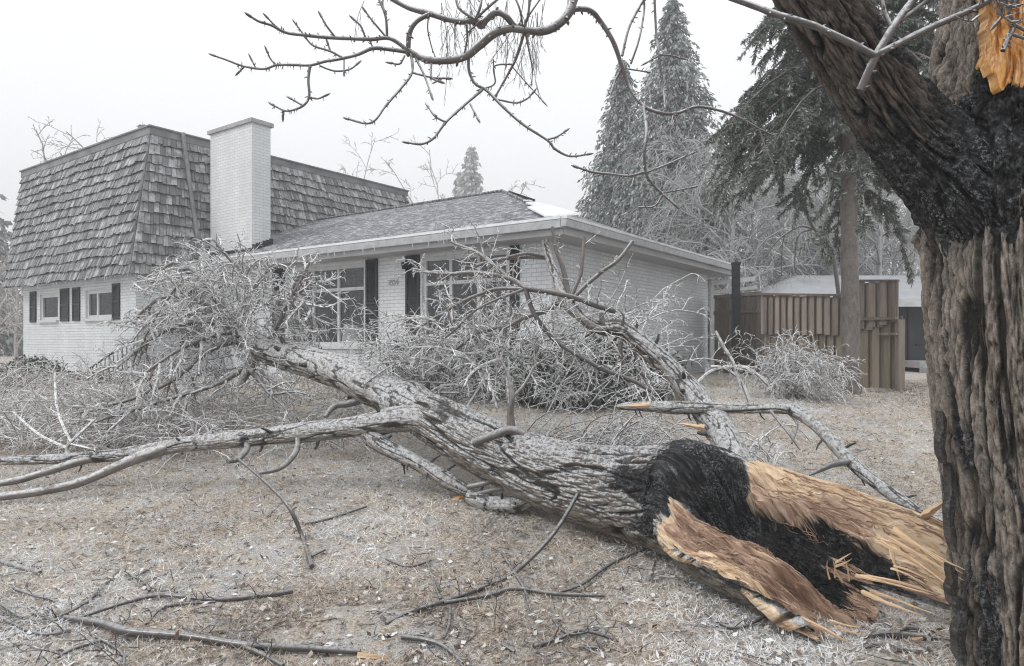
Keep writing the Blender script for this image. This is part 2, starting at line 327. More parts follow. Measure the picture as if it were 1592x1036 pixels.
M['lawn'] = m_lawn('frozen_lawn')
M['blade'] = m_leaf('dead_grass', [(0, (.06, .045, .035)), (.25, (.34, .265, .20)), (.5, (.66, .55, .43)), (.7, (.74, .67, .58)), (.85, (.80, .79, .77)), (1, (.88, .89, .90))], .6, .35, (.60, .60, .61))
M['litter'] = m_leaf('leaf_litter', [(0, (.07, .042, .03)), (.3, (.22, .15, .115)), (.55, (.45, .37, .30)), (.8, (.66, .65, .63)), (1, (.8, .8, .8))], .5, .4)
M['ice'] = m_plain('icicle_ice', (.72, .75, .78), .15, .05, 10., .001, .6)
M['lamp'] = m_plain('pale_fabric', (.62, .60, .55), .8, .05)
M['siding'] = m_plain('dark_siding', (.05, .053, .058), .7, .2, 2.); M['snowroof'] = m_plain('icy_roof', (.36, .37, .385), .6, .15, 3.)
# ------------------------------------------------------------------ lawn
def axis(dense_a, dense_b, n, far_a, far_b, m=26):
    d = np.linspace(dense_a, dense_b, n)
    lo = dense_a-(dense_a-far_a)*np.linspace(0, 1, m)[1:][::-1]**2.2; hi = dense_b+(far_b-dense_b)*np.linspace(0, 1, m)[1:]**2.2
    return np.concatenate([lo, d, hi])
xs = axis(-9, 7, 300, -140, 140); ys = axis(2.0, 15, 300, -12, 185)
X, Y = np.meshgrid(xs, ys); Z = gz(X, Y)
P3 = np.stack([X, Y, 0*X], -1); Z = Z+(fbm(P3*3.1, 4)-.5)*.07+(fbm(P3*13, 3)-.5)*.04
r_, c_ = X.shape; idx = np.arange(r_*c_).reshape(r_, c_)
F = np.stack([idx[:-1, :-1], idx[:-1, 1:], idx[1:, 1:], idx[1:, :-1]], -1).reshape(-1, 4)
g = G(); g.add(np.stack([X, Y, Z], -1).reshape(-1, 3), F, np.stack([X, Y, 0*X], -1).reshape(-1, 3))
lawn = g.build('lawn', M['lawn'], None, True); lawn['kind'] = 'structure'

# ------------------------------------------------------------------ house
D1 = nrm((-1496, 1060, 0)); D2 = nrm((749, 1060, 0)); UP = np.array([0, 0, 1.])
C0 = np.array([.702, 12., H])
def W(u, v, dz): return C0+D1*u+D2*v+UP*dz
def u_of(px, v): k = (px-796)/FPX; b = C0+D2*v; return (b[0]-k*b[1])/(k*D1[1]-D1[0])
def dz_of(py, u, v): return -(py-HY)/FPX*(C0+D1*u+D2*v)[1]
house = thing('split_level_house', 'white painted brick split level house with dark shingled mansard roof behind the fallen tree', 'house', W(5, 3, -.87))
def hbox(g, u0, u1, v0, v1, z0, z1, r=None): return g.box(W(u0, v0, z0), D1*(u1-u0), D2*(v1-v0), UP*(z1-z0), r)
def wall_holes(name, mat, axis_, fixed, a0, a1, z0, z1, holes, th, parent):
    """wall with rectangular openings: axis_ 'u' runs along D1 at v=fixed, 'v' runs along D2 at u=fixed"""
    g = G(); As = sorted({a0, a1, *[h[0] for h in holes], *[h[1] for h in holes]}); Zs = sorted({z0, z1, *[h[2] for h in holes], *[h[3] for h in holes]})
    def pt(a, d, z): return W(a, fixed+d, z) if axis_ == 'u' else W(fixed+d, a, z)
    for i in range(len(As)-1):
        for j in range(len(Zs)-1):
            ac, zc = (As[i]+As[i+1])/2, (Zs[j]+Zs[j+1])/2
            if any(h[0] < ac < h[1] and h[2] < zc < h[3] for h in holes): continue
            g.quad(pt(As[i], 0, Zs[j]), pt(As[i+1], 0, Zs[j]), pt(As[i+1], 0, Zs[j+1]), pt(As[i], 0, Zs[j+1]), (As[i], Zs[j]), r=.5)
    for h in holes:                                          # reveals
        a, b, c, d = h[:4]
        for p, q in (((a, c), (b, c)), ((b, c), (b, d)), ((b, d), (a, d)), ((a, d), (a, c))):
            g.quad(pt(p[0], 0, p[1]), pt(q[0], 0, q[1]), pt(q[0], th, q[1]), pt(p[0], th, p[1]), r=.5)
    return g.build(name, mat, parent)
BASE = -.88; WT = 1.74                                       # wall foot and soffit, from eye height
# --- window positions (pixels of the photo turned into wall coordinates)
def uspan(pa, pb, v): a, b = u_of(pa, v), u_of(pb, v); return min(a, b), max(a, b)
w1u = uspan(447, 567, 0); w1z = (dz_of(538, w1u[0], 0), dz_of(409, u_of(567, 0), 0))
w2u = uspan(656, 790, 0); w2z = (w1z[0], w1z[1])
VB = -1.74; UB = 11.13
w3u = uspan(62, 90, VB); w4u = uspan(133, 176, VB); w3z = (dz_of(497, 15, VB)+.0, dz_of(455, 15, VB)); w4z = w3z
wall_holes('wall', M['brick'], 'u', 0., 0, 11.6, BASE, WT, [(*w1u, *w1z), (*w2u, *w2z)], .12, house)
g = G(); g.quad(W(0, 0, BASE), W(0, 8.0, BASE), W(0, 8.0, WT), W(0, 0, WT)); g.quad(W(0, 8, BASE), W(11.2, 8, BASE), W(11.2, 8, WT), W(0, 8, WT)); g.build('wall', M['brick'], house)
wall_holes('wall', M['brick'], 'u', VB, UB, UB+7.0, BASE, 1.75, [(*w3u, *w3z), (*w4u, *w4z)], .1, house)
g = G(); V1 = 9.3
for a, b in (((UB, VB), (UB, V1)), ((UB+7., V1), (UB+7., VB)), ((UB, V1), (UB+7., V1))): g.quad(W(*a, BASE), W(*b, BASE), W(*b, 1.75), W(*a, 1.75))
g.build('wall', M['brick'], house)
g = G(); hbox(g, .02, 11.1, .03, 7.98, -1.5, BASE); hbox(g, UB+.03, UB+6.97, VB+.04, V1-.03, -1.5, BASE); g.build('foundation', M['found'], house)
# --- dark rooms behind the glass
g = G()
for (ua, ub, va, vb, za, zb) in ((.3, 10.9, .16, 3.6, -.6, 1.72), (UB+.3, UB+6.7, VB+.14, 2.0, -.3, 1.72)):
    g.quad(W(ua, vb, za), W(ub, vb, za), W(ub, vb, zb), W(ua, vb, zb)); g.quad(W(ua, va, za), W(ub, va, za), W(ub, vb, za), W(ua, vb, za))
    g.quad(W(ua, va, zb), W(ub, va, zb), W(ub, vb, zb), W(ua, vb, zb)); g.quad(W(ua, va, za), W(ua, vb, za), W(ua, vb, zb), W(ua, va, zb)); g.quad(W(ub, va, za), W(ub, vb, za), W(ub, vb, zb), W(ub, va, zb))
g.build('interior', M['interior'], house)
# --- windows: frame with glazing bars, panes, sill
def window(uspan_, z, v, cols, rows, fw=.07, bar=.05):
    (a, b), (c, d) = uspan_, z; vf = v+.045; g = G(); dp = .06
    hbox(g, a, a+fw, vf, vf+dp, c, d); hbox(g, b-fw, b, vf, vf+dp, c, d); hbox(g, a+fw, b-fw, vf, vf+dp, c, c+fw); hbox(g, a+fw, b-fw, vf, vf+dp, d-fw, d)
    for t in cols: hbox(g, a+(b-a)*t-bar/2, a+(b-a)*t+bar/2, vf+.003, vf+dp-.003, c+fw, d-fw)
    for t in rows: hbox(g, a+fw, b-fw, vf-.004, vf+dp+.003, c+(d-c)*t-bar/2, c+(d-c)*t+bar/2)
    f = g.build('window', M['trim'], house)
    p = G(); p.quad(W(a+fw, vf+.035, c+fw), W(b-fw, vf+.035, c+fw), W(b-fw, vf+.035, d-fw), W(a+fw, vf+.035, d-fw)); p.build('pane', M['glass'], f)
    s = G(); hbox(s, a-.05, b+.05, v-.07, v+.1, c-.07, c-.002); s.build('sill', M['trim'], f)
    return f
window(w1u, w1z, 0, (.34, .665), (.70,), .08, .07); window(w2u, w2z, 0, (.34, .665), (.70,), .08, .07)
window(w3u, w3z, VB, (), (), .09); window(w4u, w4z, VB, (.62,), (), .09, .09)
def shutter(pa, pb, v, z):
    a, b = uspan(pa, pb, v); g = G(); hbox(g, a, a+.05, v-.04, v-.004, *z); hbox(g, b-.05, b, v-.04, v-.004, *z)
    for t in (z[0], (z[0]+z[1])/2-.03, z[1]-.06): hbox(g, a+.05, b-.05, v-.038, v-.004, t, t+.06)
    k = int((z[1]-z[0])/.055)
    for i in range(k):
        zz = z[0]+.06+(z[1]-z[0]-.12)*(i+.5)/k
        g.hexa([W(a+.05, v-.034, zz-.026), W(b-.05, v-.034, zz-.026), W(b-.05, v-.026, zz-.02), W(a+.05, v-.026, zz-.02), W(a+.05, v-.014, zz+.02), W(b-.05, v-.014, zz+.02), W(b-.05, v-.006, zz+.026), W(a+.05, v-.006, zz+.026)])
    g.quad(W(a+.05, v-.005, z[0]), W(b-.05, v-.005, z[0]), W(b-.05, v-.005, z[1]), W(a+.05, v-.005, z[1]))
    return g.build('shutter', M['dark'], house)
zz1 = (w1z[0]-.02, w1z[1]+.06)
for a, b in ((425, 443), (570, 588), (632, 653), (794, 808)): shutter(a, b, 0, zz1)
zz3 = (w3z[0]-.05, w3z[1]+.12)
for a, b in ((48, 57), (95, 108), (114, 125), (176, 187)): shutter(a, b, VB, zz3)
# pale lampshade inside the big window
lu = u_of(549, .45); g = G(); pts = [W(lu, .45, dz_of(535, lu, .45)), W(lu, .45, dz_of(506, lu, .45))]
g.tube([pts[0], pts[0]+(pts[1]-pts[0])*.04, pts[1]-(pts[1]-pts[0])*.04, pts[1]], [.24, .26, .21, .2], 20); g.tube([pts[0]-UP*.5, pts[0]], .03, 8); g.tube([pts[0]-UP*.52, pts[0]-UP*.48], .12, 12)
solo(g, 'table_lamp', M['lamp'], 'table lamp with a pale shade just inside the picture window', 'lamp', pts[0]-UP*.52, smooth=False)
# --- low hip roof over the wing
EZ = 1.97; OV = .6; SL = .4; RV = 4.0; UR = 11.6
g = G(); rdz = EZ+SL*(RV+OV)
E0, E1 = W(-OV, -OV, EZ), W(-OV, 8.6, EZ); RP = W(RV, RV, rdz); RE = W(UR+1, RV, rdz); EL = W(UR+1, -OV, EZ); EB = W(UR+1, 8.6, EZ)
def plane(g, P, uo, ud, vd):
    P = [A3(p) for p in P]; uo = A3(uo); g.add(P, [[0, 1, 2, 3]] if len(P) == 4 else [[0, 1, 2]], [[np.dot(p-uo, nrm(ud)), np.dot(p-uo, nrm(vd)), .5] for p in P])
plane(g, [E0, EL, RE, RP], E0, D1, D2+UP*SL); plane(g, [E1, E0, RP], E0, D2, D1+UP*SL); plane(g, [EB, E1, RP, RE], E1, -D1, -D2+UP*SL)
g.build('roof', M['asphalt'], house)
g = G(); e = .001                                            # soffit and fascia
g.quad(W(-OV, -OV, WT), W(UR, -OV, WT), W(UR, .0, WT), W(-OV, .0, WT)); g.quad(W(-OV, 0, WT), W(0, 0, WT), W(0, 8.6, WT), W(-OV, 8.6, WT)); g.quad(W(0, 8, WT), W(UR, 8, WT), W(UR, 8.6, WT), W(0, 8.6, WT))
g.build('soffit', M['soffit'], house)
g = G(); hbox(g, -OV, UR-.7, -OV-.02, -OV, WT-.02, EZ-.03); hbox(g, -OV-.02, -OV, -OV, 8.6, WT-.02, EZ-.03); g.build('fascia', M['soffit'], house)
g = G(); hbox(g, -OV-.02, UR-.7, -OV-.14, -OV-.025, EZ-.15, EZ-.02); hbox(g, -OV-.13, -OV-.025, -OV-.13, 8.72, EZ-.14, EZ-.02); g.build('gutter', M['gutter'], house)
g = G()                                                      # ice crust on the gutter lip and along the hip
hbox(g, -OV-.02, UR-.9, -OV-.145, -OV+.16, EZ-.012, EZ+.035); hbox(g, -OV-.135, -OV+.1, -OV-.12, 8.7, EZ-.012, EZ+.03)
for t0, t1, wd in ((.02, .30, .34), (.30, .42, .16), (.46, .5, .1)):
    a, b = E0+(RP-E0)*t0, E0+(RP-E0)*t1
    g.hexa([a-nrm(D1)*wd+UP*.02, b-nrm(D1)*wd*.6+UP*.02, b+D1*wd*.8+UP*.03, a+D1*wd+UP*.06, a-nrm(D1)*wd+UP*.05, b-nrm(D1)*wd*.6+UP*.05, b+D1*wd*.8+UP*.06, a+D1*wd+UP*.09])
g.build('ice_crust', M['frost'], house)
g = G(); sl0, sl1 = EZ+SL*3.58, EZ+SL*4.12
g.hexa([W(2.98, 3.6, sl0-.03), W(3.52, 3.6, sl1-.03), W(3.52, 4.0, sl1-.03), W(2.98, 4.0, sl0-.03), W(2.98, 3.6, sl0+.09), W(3.52, 3.6, sl1+.09), W(3.52, 4.0, sl1+.09), W(2.98, 4.0, sl0+.09)]); g.build('roof_vent', M['black'], house)
g = G(); g.tube([E0+UP*.02+(RP-E0)*.30, RP+UP*.03], .035, 6); g.tube([RP+UP*.03, RE+UP*.03], .035, 6); g.build('ridge_cap', M['asphalt'], house)
# --- chimney rising through the low roof
ck0, ck1, cv0, cv1 = 8.98, 10.86, .08, .62; g = G()
for a, b in (((ck0, cv0), (ck1, cv0)), ((ck0, cv1), (ck0, cv0)), ((ck1, cv0), (ck1, cv1)), ((ck1, cv1), (ck0, cv1))): g.quad(W(*a, 1.5), W(*b, 1.5), W(*b, 5.50), W(*a, 5.50), r=.5)
ch = g.build('chimney', M['chimney_brick'], house)
g = G(); hbox(g, ck0-.06, ck1+.06, cv0-.06, cv1+.06, 5.50, 5.60); hbox(g, ck0+.2, ck1-.2, cv0+.12, cv1-.12, 5.601, 5.66); g.build('cap', M['concrete'], ch)
g = G()
for k in range(6):
    v = cv0+.1*k; z = EZ+SL*(v+OV); hbox(g, ck0-.025, ck0-.002, v, v+.1, z-.02, z+.17)
hbox(g, ck0, ck1, cv0-.03, cv0-.002, EZ+SL*(cv0+OV)-.1, EZ+SL*(cv0+OV)+.07); g.build('flashing', M['dark'], ch)
# --- mansard of overlapping wood shakes on the taller block
MB, MT = 1.6, 5.46; OB, IN = .3, .74; UL = UB+7.55
def mcorner(t):   # plan corners of the mansard at height fraction t
    o = OB*(1-t)-IN*t; u0 = UB-o; u1 = UL+(u_of(36, VB+IN)-UL)*t; v0 = VB-o; v1 = 9.3-.7*t
    return u0, u1, v0, v1
gs = G()
def shakes(face, rows=14):
    for k in range(rows):
        t0, t1 = k/rows, min(1.0, (k+1.18)/rows)
        def edge(t, s):
            u0, u1, v0, v1 = mcorner(t); z = MB+(MT-MB)*t
            return W(u1+(u0-u1)*s, v0, z) if face == 'front' else W(u0, v0+(v1-v0)*s, z)
        nout = -D2 if face == 'front' else -D1
        L = np.linalg.norm(edge(t0, 1)-edge(t0, 0)); s = 0.
        sag = lambda x: .02*math.sin(x*2.1+k*.9)+.012*math.sin(x*5.3+k*2.)
        while s < 1:
            wd = random.choice((.07, .09, .11, .13, .16))*random.uniform(.9, 1.1)/L; e1 = min(1, s+wd); gap = .006/L
            lo = random.uniform(-.03, .015); th = random.uniform(.06, .08); tw = random.uniform(-.006, .012)
            a, b = edge(t0, s+gap), edge(t0, e1-gap); c, d = edge(t1, e1-gap), edge(t1, s+gap)
            a = a+UP*(lo+sag(s*L)); b = b+UP*(lo+sag(s*L)+random.uniform(-.008, .008))
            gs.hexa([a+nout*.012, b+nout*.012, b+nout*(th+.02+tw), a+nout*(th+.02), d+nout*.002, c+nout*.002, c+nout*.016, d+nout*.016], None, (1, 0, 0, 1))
            s = e1
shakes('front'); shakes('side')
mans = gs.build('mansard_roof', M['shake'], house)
g = G(); c0, c1 = mcorner(0), mcorner(1)                     # backing, other two sides, flat top and underside
def ring(c, z): return [W(c[0], c[2], z), W(c[1], c[2], z), W(c[1], c[3], z), W(c[0], c[3], z)]
q0, q1 = ring(c0, MB), ring(c1, MT)
for i in range(4): g.quad(q0[i], q0[(i+1) % 4], q1[(i+1) % 4], q1[i])
g.quad(*q1); g.build('roof_core', M['shake'], house)
g = G(); cc = mcorner(1)
for (o, z0, z1) in ((.05, MT-.03, MT+.16), (.09, MT+.16, MT+.2)):
    hbox(g, cc[0]-o, cc[1]+o, cc[2]-o, cc[2]+.2, z0, z1); hbox(g, cc[0]-o, cc[0]+.2, cc[2]+.2, cc[3]+o, z0, z1)
g.build('parapet_trim', M['parapet'], house)
g = G(); g.quad(W(c0[0], c0[2], MB-.005), W(c0[1], c0[2], MB-.005), W(c0[1], c0[3], MB-.005), W(c0[0], c0[3], MB-.005)); g.build('soffit', M['soffit'], house)
# downspout down the mansard side
g = G(); vd = VB+1.55
g.tube([W(mcorner(1)[0]-.14, vd, MT+.18), W(mcorner(.97)[0]-.14, vd, MT-.1), W(mcorner(.1)[0]-.12, vd, MB+.3), W(mcorner(0)[0]-.1, vd, MB)], .055, 8); g.build('downspout', M['parapet'], house)
g = G()
for k in range(120):
    t = random.random(); L = random.uniform(.03, .13)
    p = W(UB-.3+t*(UL-UB+.3), VB-.33, MB-.01) if k < 75 else W(random.uniform(.0, 10.), -OV-.13, EZ-.15)
    g.tube([p, p-UP*L*.6, p-UP*L], [.009, .006, .001], 4)
g.build('icicles', M['ice'], house, kind='stuff')
# steps and handrail of the entrance
g = G()
for k in range(3): hbox(g, 10.3, 12.4-.35*k, -2.35, VB-.01, BASE-.4+.16*k, BASE-.24+.16*k)
hbox(g, 9.6, 11.1, VB+.0, -.01, BASE-.1, BASE+.12); g.build('entrance_steps', M['found'], house)
g = G(); uA, uB = u_of(141, -2.40), u_of(208, -2.40); zA, zB = dz_of(572, uA, -2.40), dz_of(527, uB, -2.40)
g.tube([W(uA+.03, -2.40, zA-.1), W(uA, -2.40, zA), W(uB, -2.40, zB), W(uB, -2.40, zB-.75)], .022, 6)
g.tube([W(uA, -2.40, zA-.32), W(uB, -2.40, zB-.62)], .018, 6)
for k in range(10):
    t = (k+.5)/10; u = uA+(uB-uA)*t; z = zA+(zB-zA)*t; g.tube([W(u, -2.40, z), W(u, -2.40, z-.34-.28*t)], .012, 5)
g.build('handrail', M['black'], house)
# mailbox on the side wall of the block
mu, mv = UB, -.95
g = G(); zb = dz_of(497, UB, mv); hbox(g, mu-.19, mu-.005, mv-.21, mv+.21, zb, zb+.22)
g.hexa([W(mu-.21, mv-.22, zb+.22), W(mu-.005, mv-.22, zb+.22), W(mu-.005, mv+.22, zb+.22), W(mu-.21, mv+.22, zb+.22), W(mu-.15, mv-.22, zb+.28), W(mu-.005, mv-.22, zb+.31), W(mu-.005, mv+.22, zb+.31), W(mu-.15, mv+.22, zb+.28)])
g.build('mailbox', M['black'], house)
# front door in the side wall of the block, half hidden by the twigs
g = G(); hbox(g, UB-.04, UB-.004, -.62, -.02, BASE+.63, BASE+2.6); g.build('door', M['dark'], house)
# soffit lamp and house number between the windows
g = G(); lu = u_of(621, -.2); g.tube([W(lu, -.08, 1.58), W(lu, -.08, 1.50), W(lu, -.08, 1.44)], [.05, .045, .03], 10); g.build('porch_lamp', M['black'], house)
cu = bpy.data.curves.new('house_number', 'FONT'); cu.body = '2554'; cu.size = .15; cu.extrude = .012; cu.align_x = 'CENTER'
tmp = bpy.data.objects.new('house_number', cu); COL.objects.link(tmp); bpy.context.view_layer.update()
me_ = bpy.data.meshes.new_from_object(tmp.evaluated_get(bpy.context.evaluated_depsgraph_get())); bpy.data.objects.remove(tmp)
no = bpy.data.objects.new('house_number', me_); COL.objects.link(no); me_.materials.clear(); me_.materials.append(M['soffit']); no.parent = house
nu = u_of(612, 0); no.location = tuple(W(nu, -.016, dz_of(443, nu, 0))-origin(house)); no.rotation_euler = (math.pi/2, 0, math.atan2(-D1[1], -D1[0]))

# ------------------------------------------------------------------ post, gate, fence, neighbour
pp = at(1144, 560, 16.6); pt_ = at(1141, 411, 16.6)
g = G(); g.box((pp[0]-.08, 16.52, gz(0, 18)-.1), (.16, 0, 0), (0, .16, 0), (0, 0, pt_[2]-gz(0, 18)+.1)); g.box((pp[0]-.1, 16.5, gz(0, 18)), (.2, 0, 0), (0, .2, 0), (0, 0, .12))
g.box((pp[0]-.095, 16.505, H+.98), (.19, 0, 0), (0, .19, 0), (0, 0, .1)); g.box((pp[0]-.095, 16.505, pt_[2]-.01), (.19, 0, 0), (0, .19, 0), (0, 0, .05))
solo(g, 'black_post', M['black'], 'tall black square post standing beside the house corner and the fence', 'post', (pp[0], 16.6, gz(0, 18)))
def fence_run(root, A, B, ztop, zmid, zbot, up_mat, low_mat, bw=.115, upper_name='upper_boards', lower_name='lower_boards', notch=False):
    A, B = A3(A), A3(B); L = np.linalg.norm((B-A)[:2]); d = nrm([*(B-A)[:2], 0]); n = np.array([d[1], -d[0], 0.])
    if n[1] > 0: n = -n                                      # towards the camera
    gu, gl = G(), G(); k = int(L/bw)
    for i in range(k):
        s = i*L/k; p = A+d*s; wb = L/k+(.02 if i % 2 else -.004); alt = (i % 2)*.05
        f = s/L; zt = ztop[0]+(ztop[1]-ztop[0])*f; zm = zmid[0]+(zmid[1]-zmid[0])*f
        q = p+n*alt-d*(0 if i % 2 else .05); gu.box((q[0], q[1], zm+random.uniform(-.03, .03)), d*(wb+(0 if i % 2 else .1)), n*.02, (0, 0, zt-zm+random.uniform(-.012, .012)))
        q = p+n*(-.06+alt*.8)+d*(.02 if i % 2 else -.03); gl.box((q[0], q[1], zbot), d*(wb+(0 if i % 2 else .1)), n*.02, (0, 0, zm-zbot+.12+random.uniform(-.02, .02)))
    gu.build(upper_name, up_mat, root); gl.build(lower_name, low_mat, root)
    return d, n, L
FA, FB, FC = at(1186, 528, 15.6), at(1313, 528, 12.9), at(1399, 528, 11.75)
fen = thing('wooden_fence', 'tall brown vertical board fence with mossy lower boards beside the white house', 'fence', (FA[0], FA[1], .68))
zt = lambda py, Y: H-(py-HY)/FPX*Y
d, n, L = fence_run(fen, FA, FB, (zt(459, 15.6), zt(461, 12.9)), (zt(520, 15.6), zt(520, 12.9)), .55, M['boards_red'], M['boards_green'])
d2_, n2_, L2 = fence_run(fen, FB+d*.03, FC, (zt(438, 12.9), zt(438, 11.75)), (zt(518, 12.9), zt(500, 11.75)), .55, M['boards_red'], M['boards_green'])
g = G(); q = FA+n*.06; g.box((q[0], q[1], zt(459, 15.6)), FB-FA+[0, 0, zt(461, 12.9)-zt(459, 15.6)], n*.06, (0, 0, .045)); q = FB+n*.05+d*.05; g.box((q[0], q[1], zt(438, 12.9)-.01), FC-FB+[0, 0, zt(438, 11.75)-zt(438, 12.9)], n2_*.05, (0, 0, .04)); g.build('top_rail', M['boards_dark'], fen)
g = G(); q = FB+n*.055+(FC-FB)*.25; e_ = (FC-FB)*.77
g.box((q[0], q[1], zt(499, 12.6)), [*e_[:2], zt(497, 11.75)-zt(499, 12.6)], n2_*.07, (0, 0, .05)); q = q+e_*.5; g.box((q[0], q[1], zt(521, 12.2)), [*(e_*.5)[:2], 0], n2_*.05, (0, 0, .03)); g.build('ledge_rail', M['boards_green'], fen)
for P_, h_ in ((FC, zt(497, 11.75)), (FB-d*.05-n*.1, zt(438, 12.9)), (FA-n*.1, zt(456, 15.6))):
    g = G(); g.box((P_[0]-.05, P_[1]-.05, .45), (.11, 0, 0), (0, .11, 0), (0, 0, h_-.45)); g.build('fence_post', M['boards_dark'], fen)
GA, GB = at(1112, 528, 18.2), at(1186, 528, 16.6); gd = nrm([*(GB-GA)[:2], 0]); gn = np.array([gd[1], -gd[0], 0.])
gate = thing('garden_gate', 'dark brown plank gate with a cross rail between the house corner and the fence', 'gate', (GA[0], GA[1], .68))
g = G(); LL = np.linalg.norm((GB-GA)[:2]); k = 9
for i in range(k): q = GA+gd*LL*i/k; g.box((q[0], q[1], .6), gd*(LL/k-.008), gn*.025, (0, 0, zt(458, 17.4)-.6-random.uniform(0, .02)))
g.build('boards', M['boards_dark'], gate)
for py in (462, 488, 560): g = G(); q = GA+gn*.03; g.box((q[0], q[1], zt(py, 17.4)), gd*LL, gn*.03, (0, 0, .09)); g.build('rail', M['boards_dark'], gate)
g = G(); q = at(1106, 500, 18.6); g.box((q[0]-.02, 18.6, .5), (.1, 0, 0), (0, .1, 0), (0, 0, zt(440, 18.6)-.5)); g.box((q[0]-.02, 18.55, zt(444, 18.6)), (1.2, 0, .12), (0, .06, 0), (0, 0, .12)); g.box((q[0]-.02, 18.7, zt(458, 18.6)), (1.3, 0, .16), (0, .3, 0), (0, 0, .1))
solo(g, 'lean_to_frame', M['trim'], 'pale timber lean-to frame tucked behind the right house corner', 'frame', (q[0], 18.6, .68))
# neighbouring house behind the fence
NY = 19.0
nb = thing('neighbour_house', 'low dark grey house with an icy pale roof behind the fence end', 'house', at(1430, 570, NY))
x0, x1 = at(1230, 0, NY)[0], at(1640, 0, NY)[0]; zb, zt_ = zt(586, NY), zt(470, NY)
g = G(); g.box((x0, NY, zb), (x1-x0, 0, 0), (0, 7, 0), (0, 0, zt_-zb)); g.build('wall', M['siding'], nb)
g = G(); ex = .7; pk = zt(432, NY+3.0)
a, b, c, d_ = (x0-ex, NY-ex, zt_+.0), (x1+ex, NY-ex, zt_+.0), (x1+ex, NY+7.5, zt_), (x0-ex, NY+7.5, zt_); r1, r2 = (x0+1.6, NY+3.5, pk+.12), (x1-2, NY+3.5, pk+.12)
g.quad(a, b, r2, r1); g.quad(c, d_, r1, r2); g.add([b, c, r2], [[0, 1, 2]]); g.add([d_, a, r1], [[0, 1, 2]]); g.quad(d_, c, b, a); g.build('roof', M['snowroof'], nb)
g = G(); g.box((x0-ex, NY-ex-.04, zt_-.16), (x1-x0+2*ex, 0, 0), (0, .035, 0), (0, 0, .2)); g.build('fascia', M['trim'], nb)
xa, xb = at(1395, 0, NY)[0], at(1450, 0, NY)[0]
g = G(); g.box((xa-.05, NY-.06, zt(562, NY)), (.09, 0, 0), (0, .055, 0), (0, 0, zt(478, NY)-zt(562, NY))); g.box((at(1410, 0, NY)[0], NY-.05, zt(562, NY)), (.06, 0, 0), (0, .045, 0), (0, 0, zt(478, NY)-zt(562, NY))); g.box((xa+.5, NY-.05, zt(538, NY)), (.6, 0, 0), (0, .045, 0), (0, 0, .05)); g.build('door_frame', M['black'], nb)
g = G(); g.box((xa-.1, NY-1.2, zt(572, NY-1.)), (1.5, 0, 0), (0, 1.1, 0), (0, 0, .17)); g.box((xa-.1, NY-1.6, zt(580, NY-1.4)), (1.5, 0, 0), (0, .4, 0), (0, 0, .14)); g.build('step', M['concrete'], nb)
# ------------------------------------------------------------------ growing twigs
RMIN = .0048
def grow(T, p, d, L, r, lev, droop=0., wob=.25, kids=7, ratio=.45, sides=(6, 5, 4, 3), spread=(35, 70), segs=None, ang_up=0.):
    """a kinked branch with side twigs; T collects (points, radii, sides, level)"""
    n = segs or (5 if L > .5 else 4 if L > .12 else 3); pts = [A3(p)]; d = nrm(d); dirs = []
    for i in range(n):
        d = nrm(d+RNG.normal(0, wob, 3)*(.7 if i else .3)+np.array([0, 0, ang_up-droop*(i+1)/n])); dirs.append(d); pts.append(pts[-1]+d*L/n)
    pts = np.array(pts); rad = r*np.linspace(1, .55 if lev else .4, n+1)
    T.append((pts, rad, sides[min(3, 3-lev if lev < 4 else 0)]))
    if lev <= 0: return pts
    for k in range(kids):
        t = .18+.82*(k+RNG.random()*.9)/kids; i = min(n-1, int(t*n)); f = t*n-i; q = pts[i]*(1-f)+pts[i+1]*f
        ax = nrm(np.cross(dirs[i], RNG.normal(0, 1, 3))); a = math.radians(RNG.uniform(*spread))
        cd = dirs[i]*math.cos(a)+ax*math.sin(a)
        cl = L*ratio*RNG.uniform(.5, 1.25)*(1.1-.5*t)
        grow(T, q, cd, cl, max(r*.56*(1-.3*t), RMIN), lev-1, droop, wob, max(2, int(kids*.65)), ratio, sides, spread, None, ang_up)
    return pts
def flush(T, floor=None):
    g = G()
    for P, R, n in T:
        if floor is not None:
            P = P.copy(); fl = gz(P[:, 0], P[:, 1])+R; P[:, 2] = np.maximum(P[:, 2], fl)
        g.tube(P, R, n, cap=False)
    return g
def path_twigs(T, P, R, every, L, r, lev, t0=.1, **kw):
    S_ = np.concatenate([[0], np.cumsum(np.linalg.norm(np.diff(P, axis=0), axis=1))]); n = max(1, int(S_[-1]*(1-t0)/every))
    for k in range(n):
        s = S_[-1]*(t0+(1-t0)*(k+RNG.random())/n); i = min(len(P)-2, int(np.searchsorted(S_, s)-1)); i = max(i, 0)
        d = nrm(P[i+1]-P[i]); f = (s-S_[i])/max(S_[i+1]-S_[i], 1e-6); q = P[i]*(1-f)+P[i+1]*f
        ax = nrm(np.cross(d, RNG.normal(0, 1, 3))); a = math.radians(RNG.uniform(35, 75))
        grow(T, q, d*math.cos(a)+ax*math.sin(a), L*RNG.uniform(.5, 1.3), r*RNG.uniform(.8, 1.2), lev, **kw)

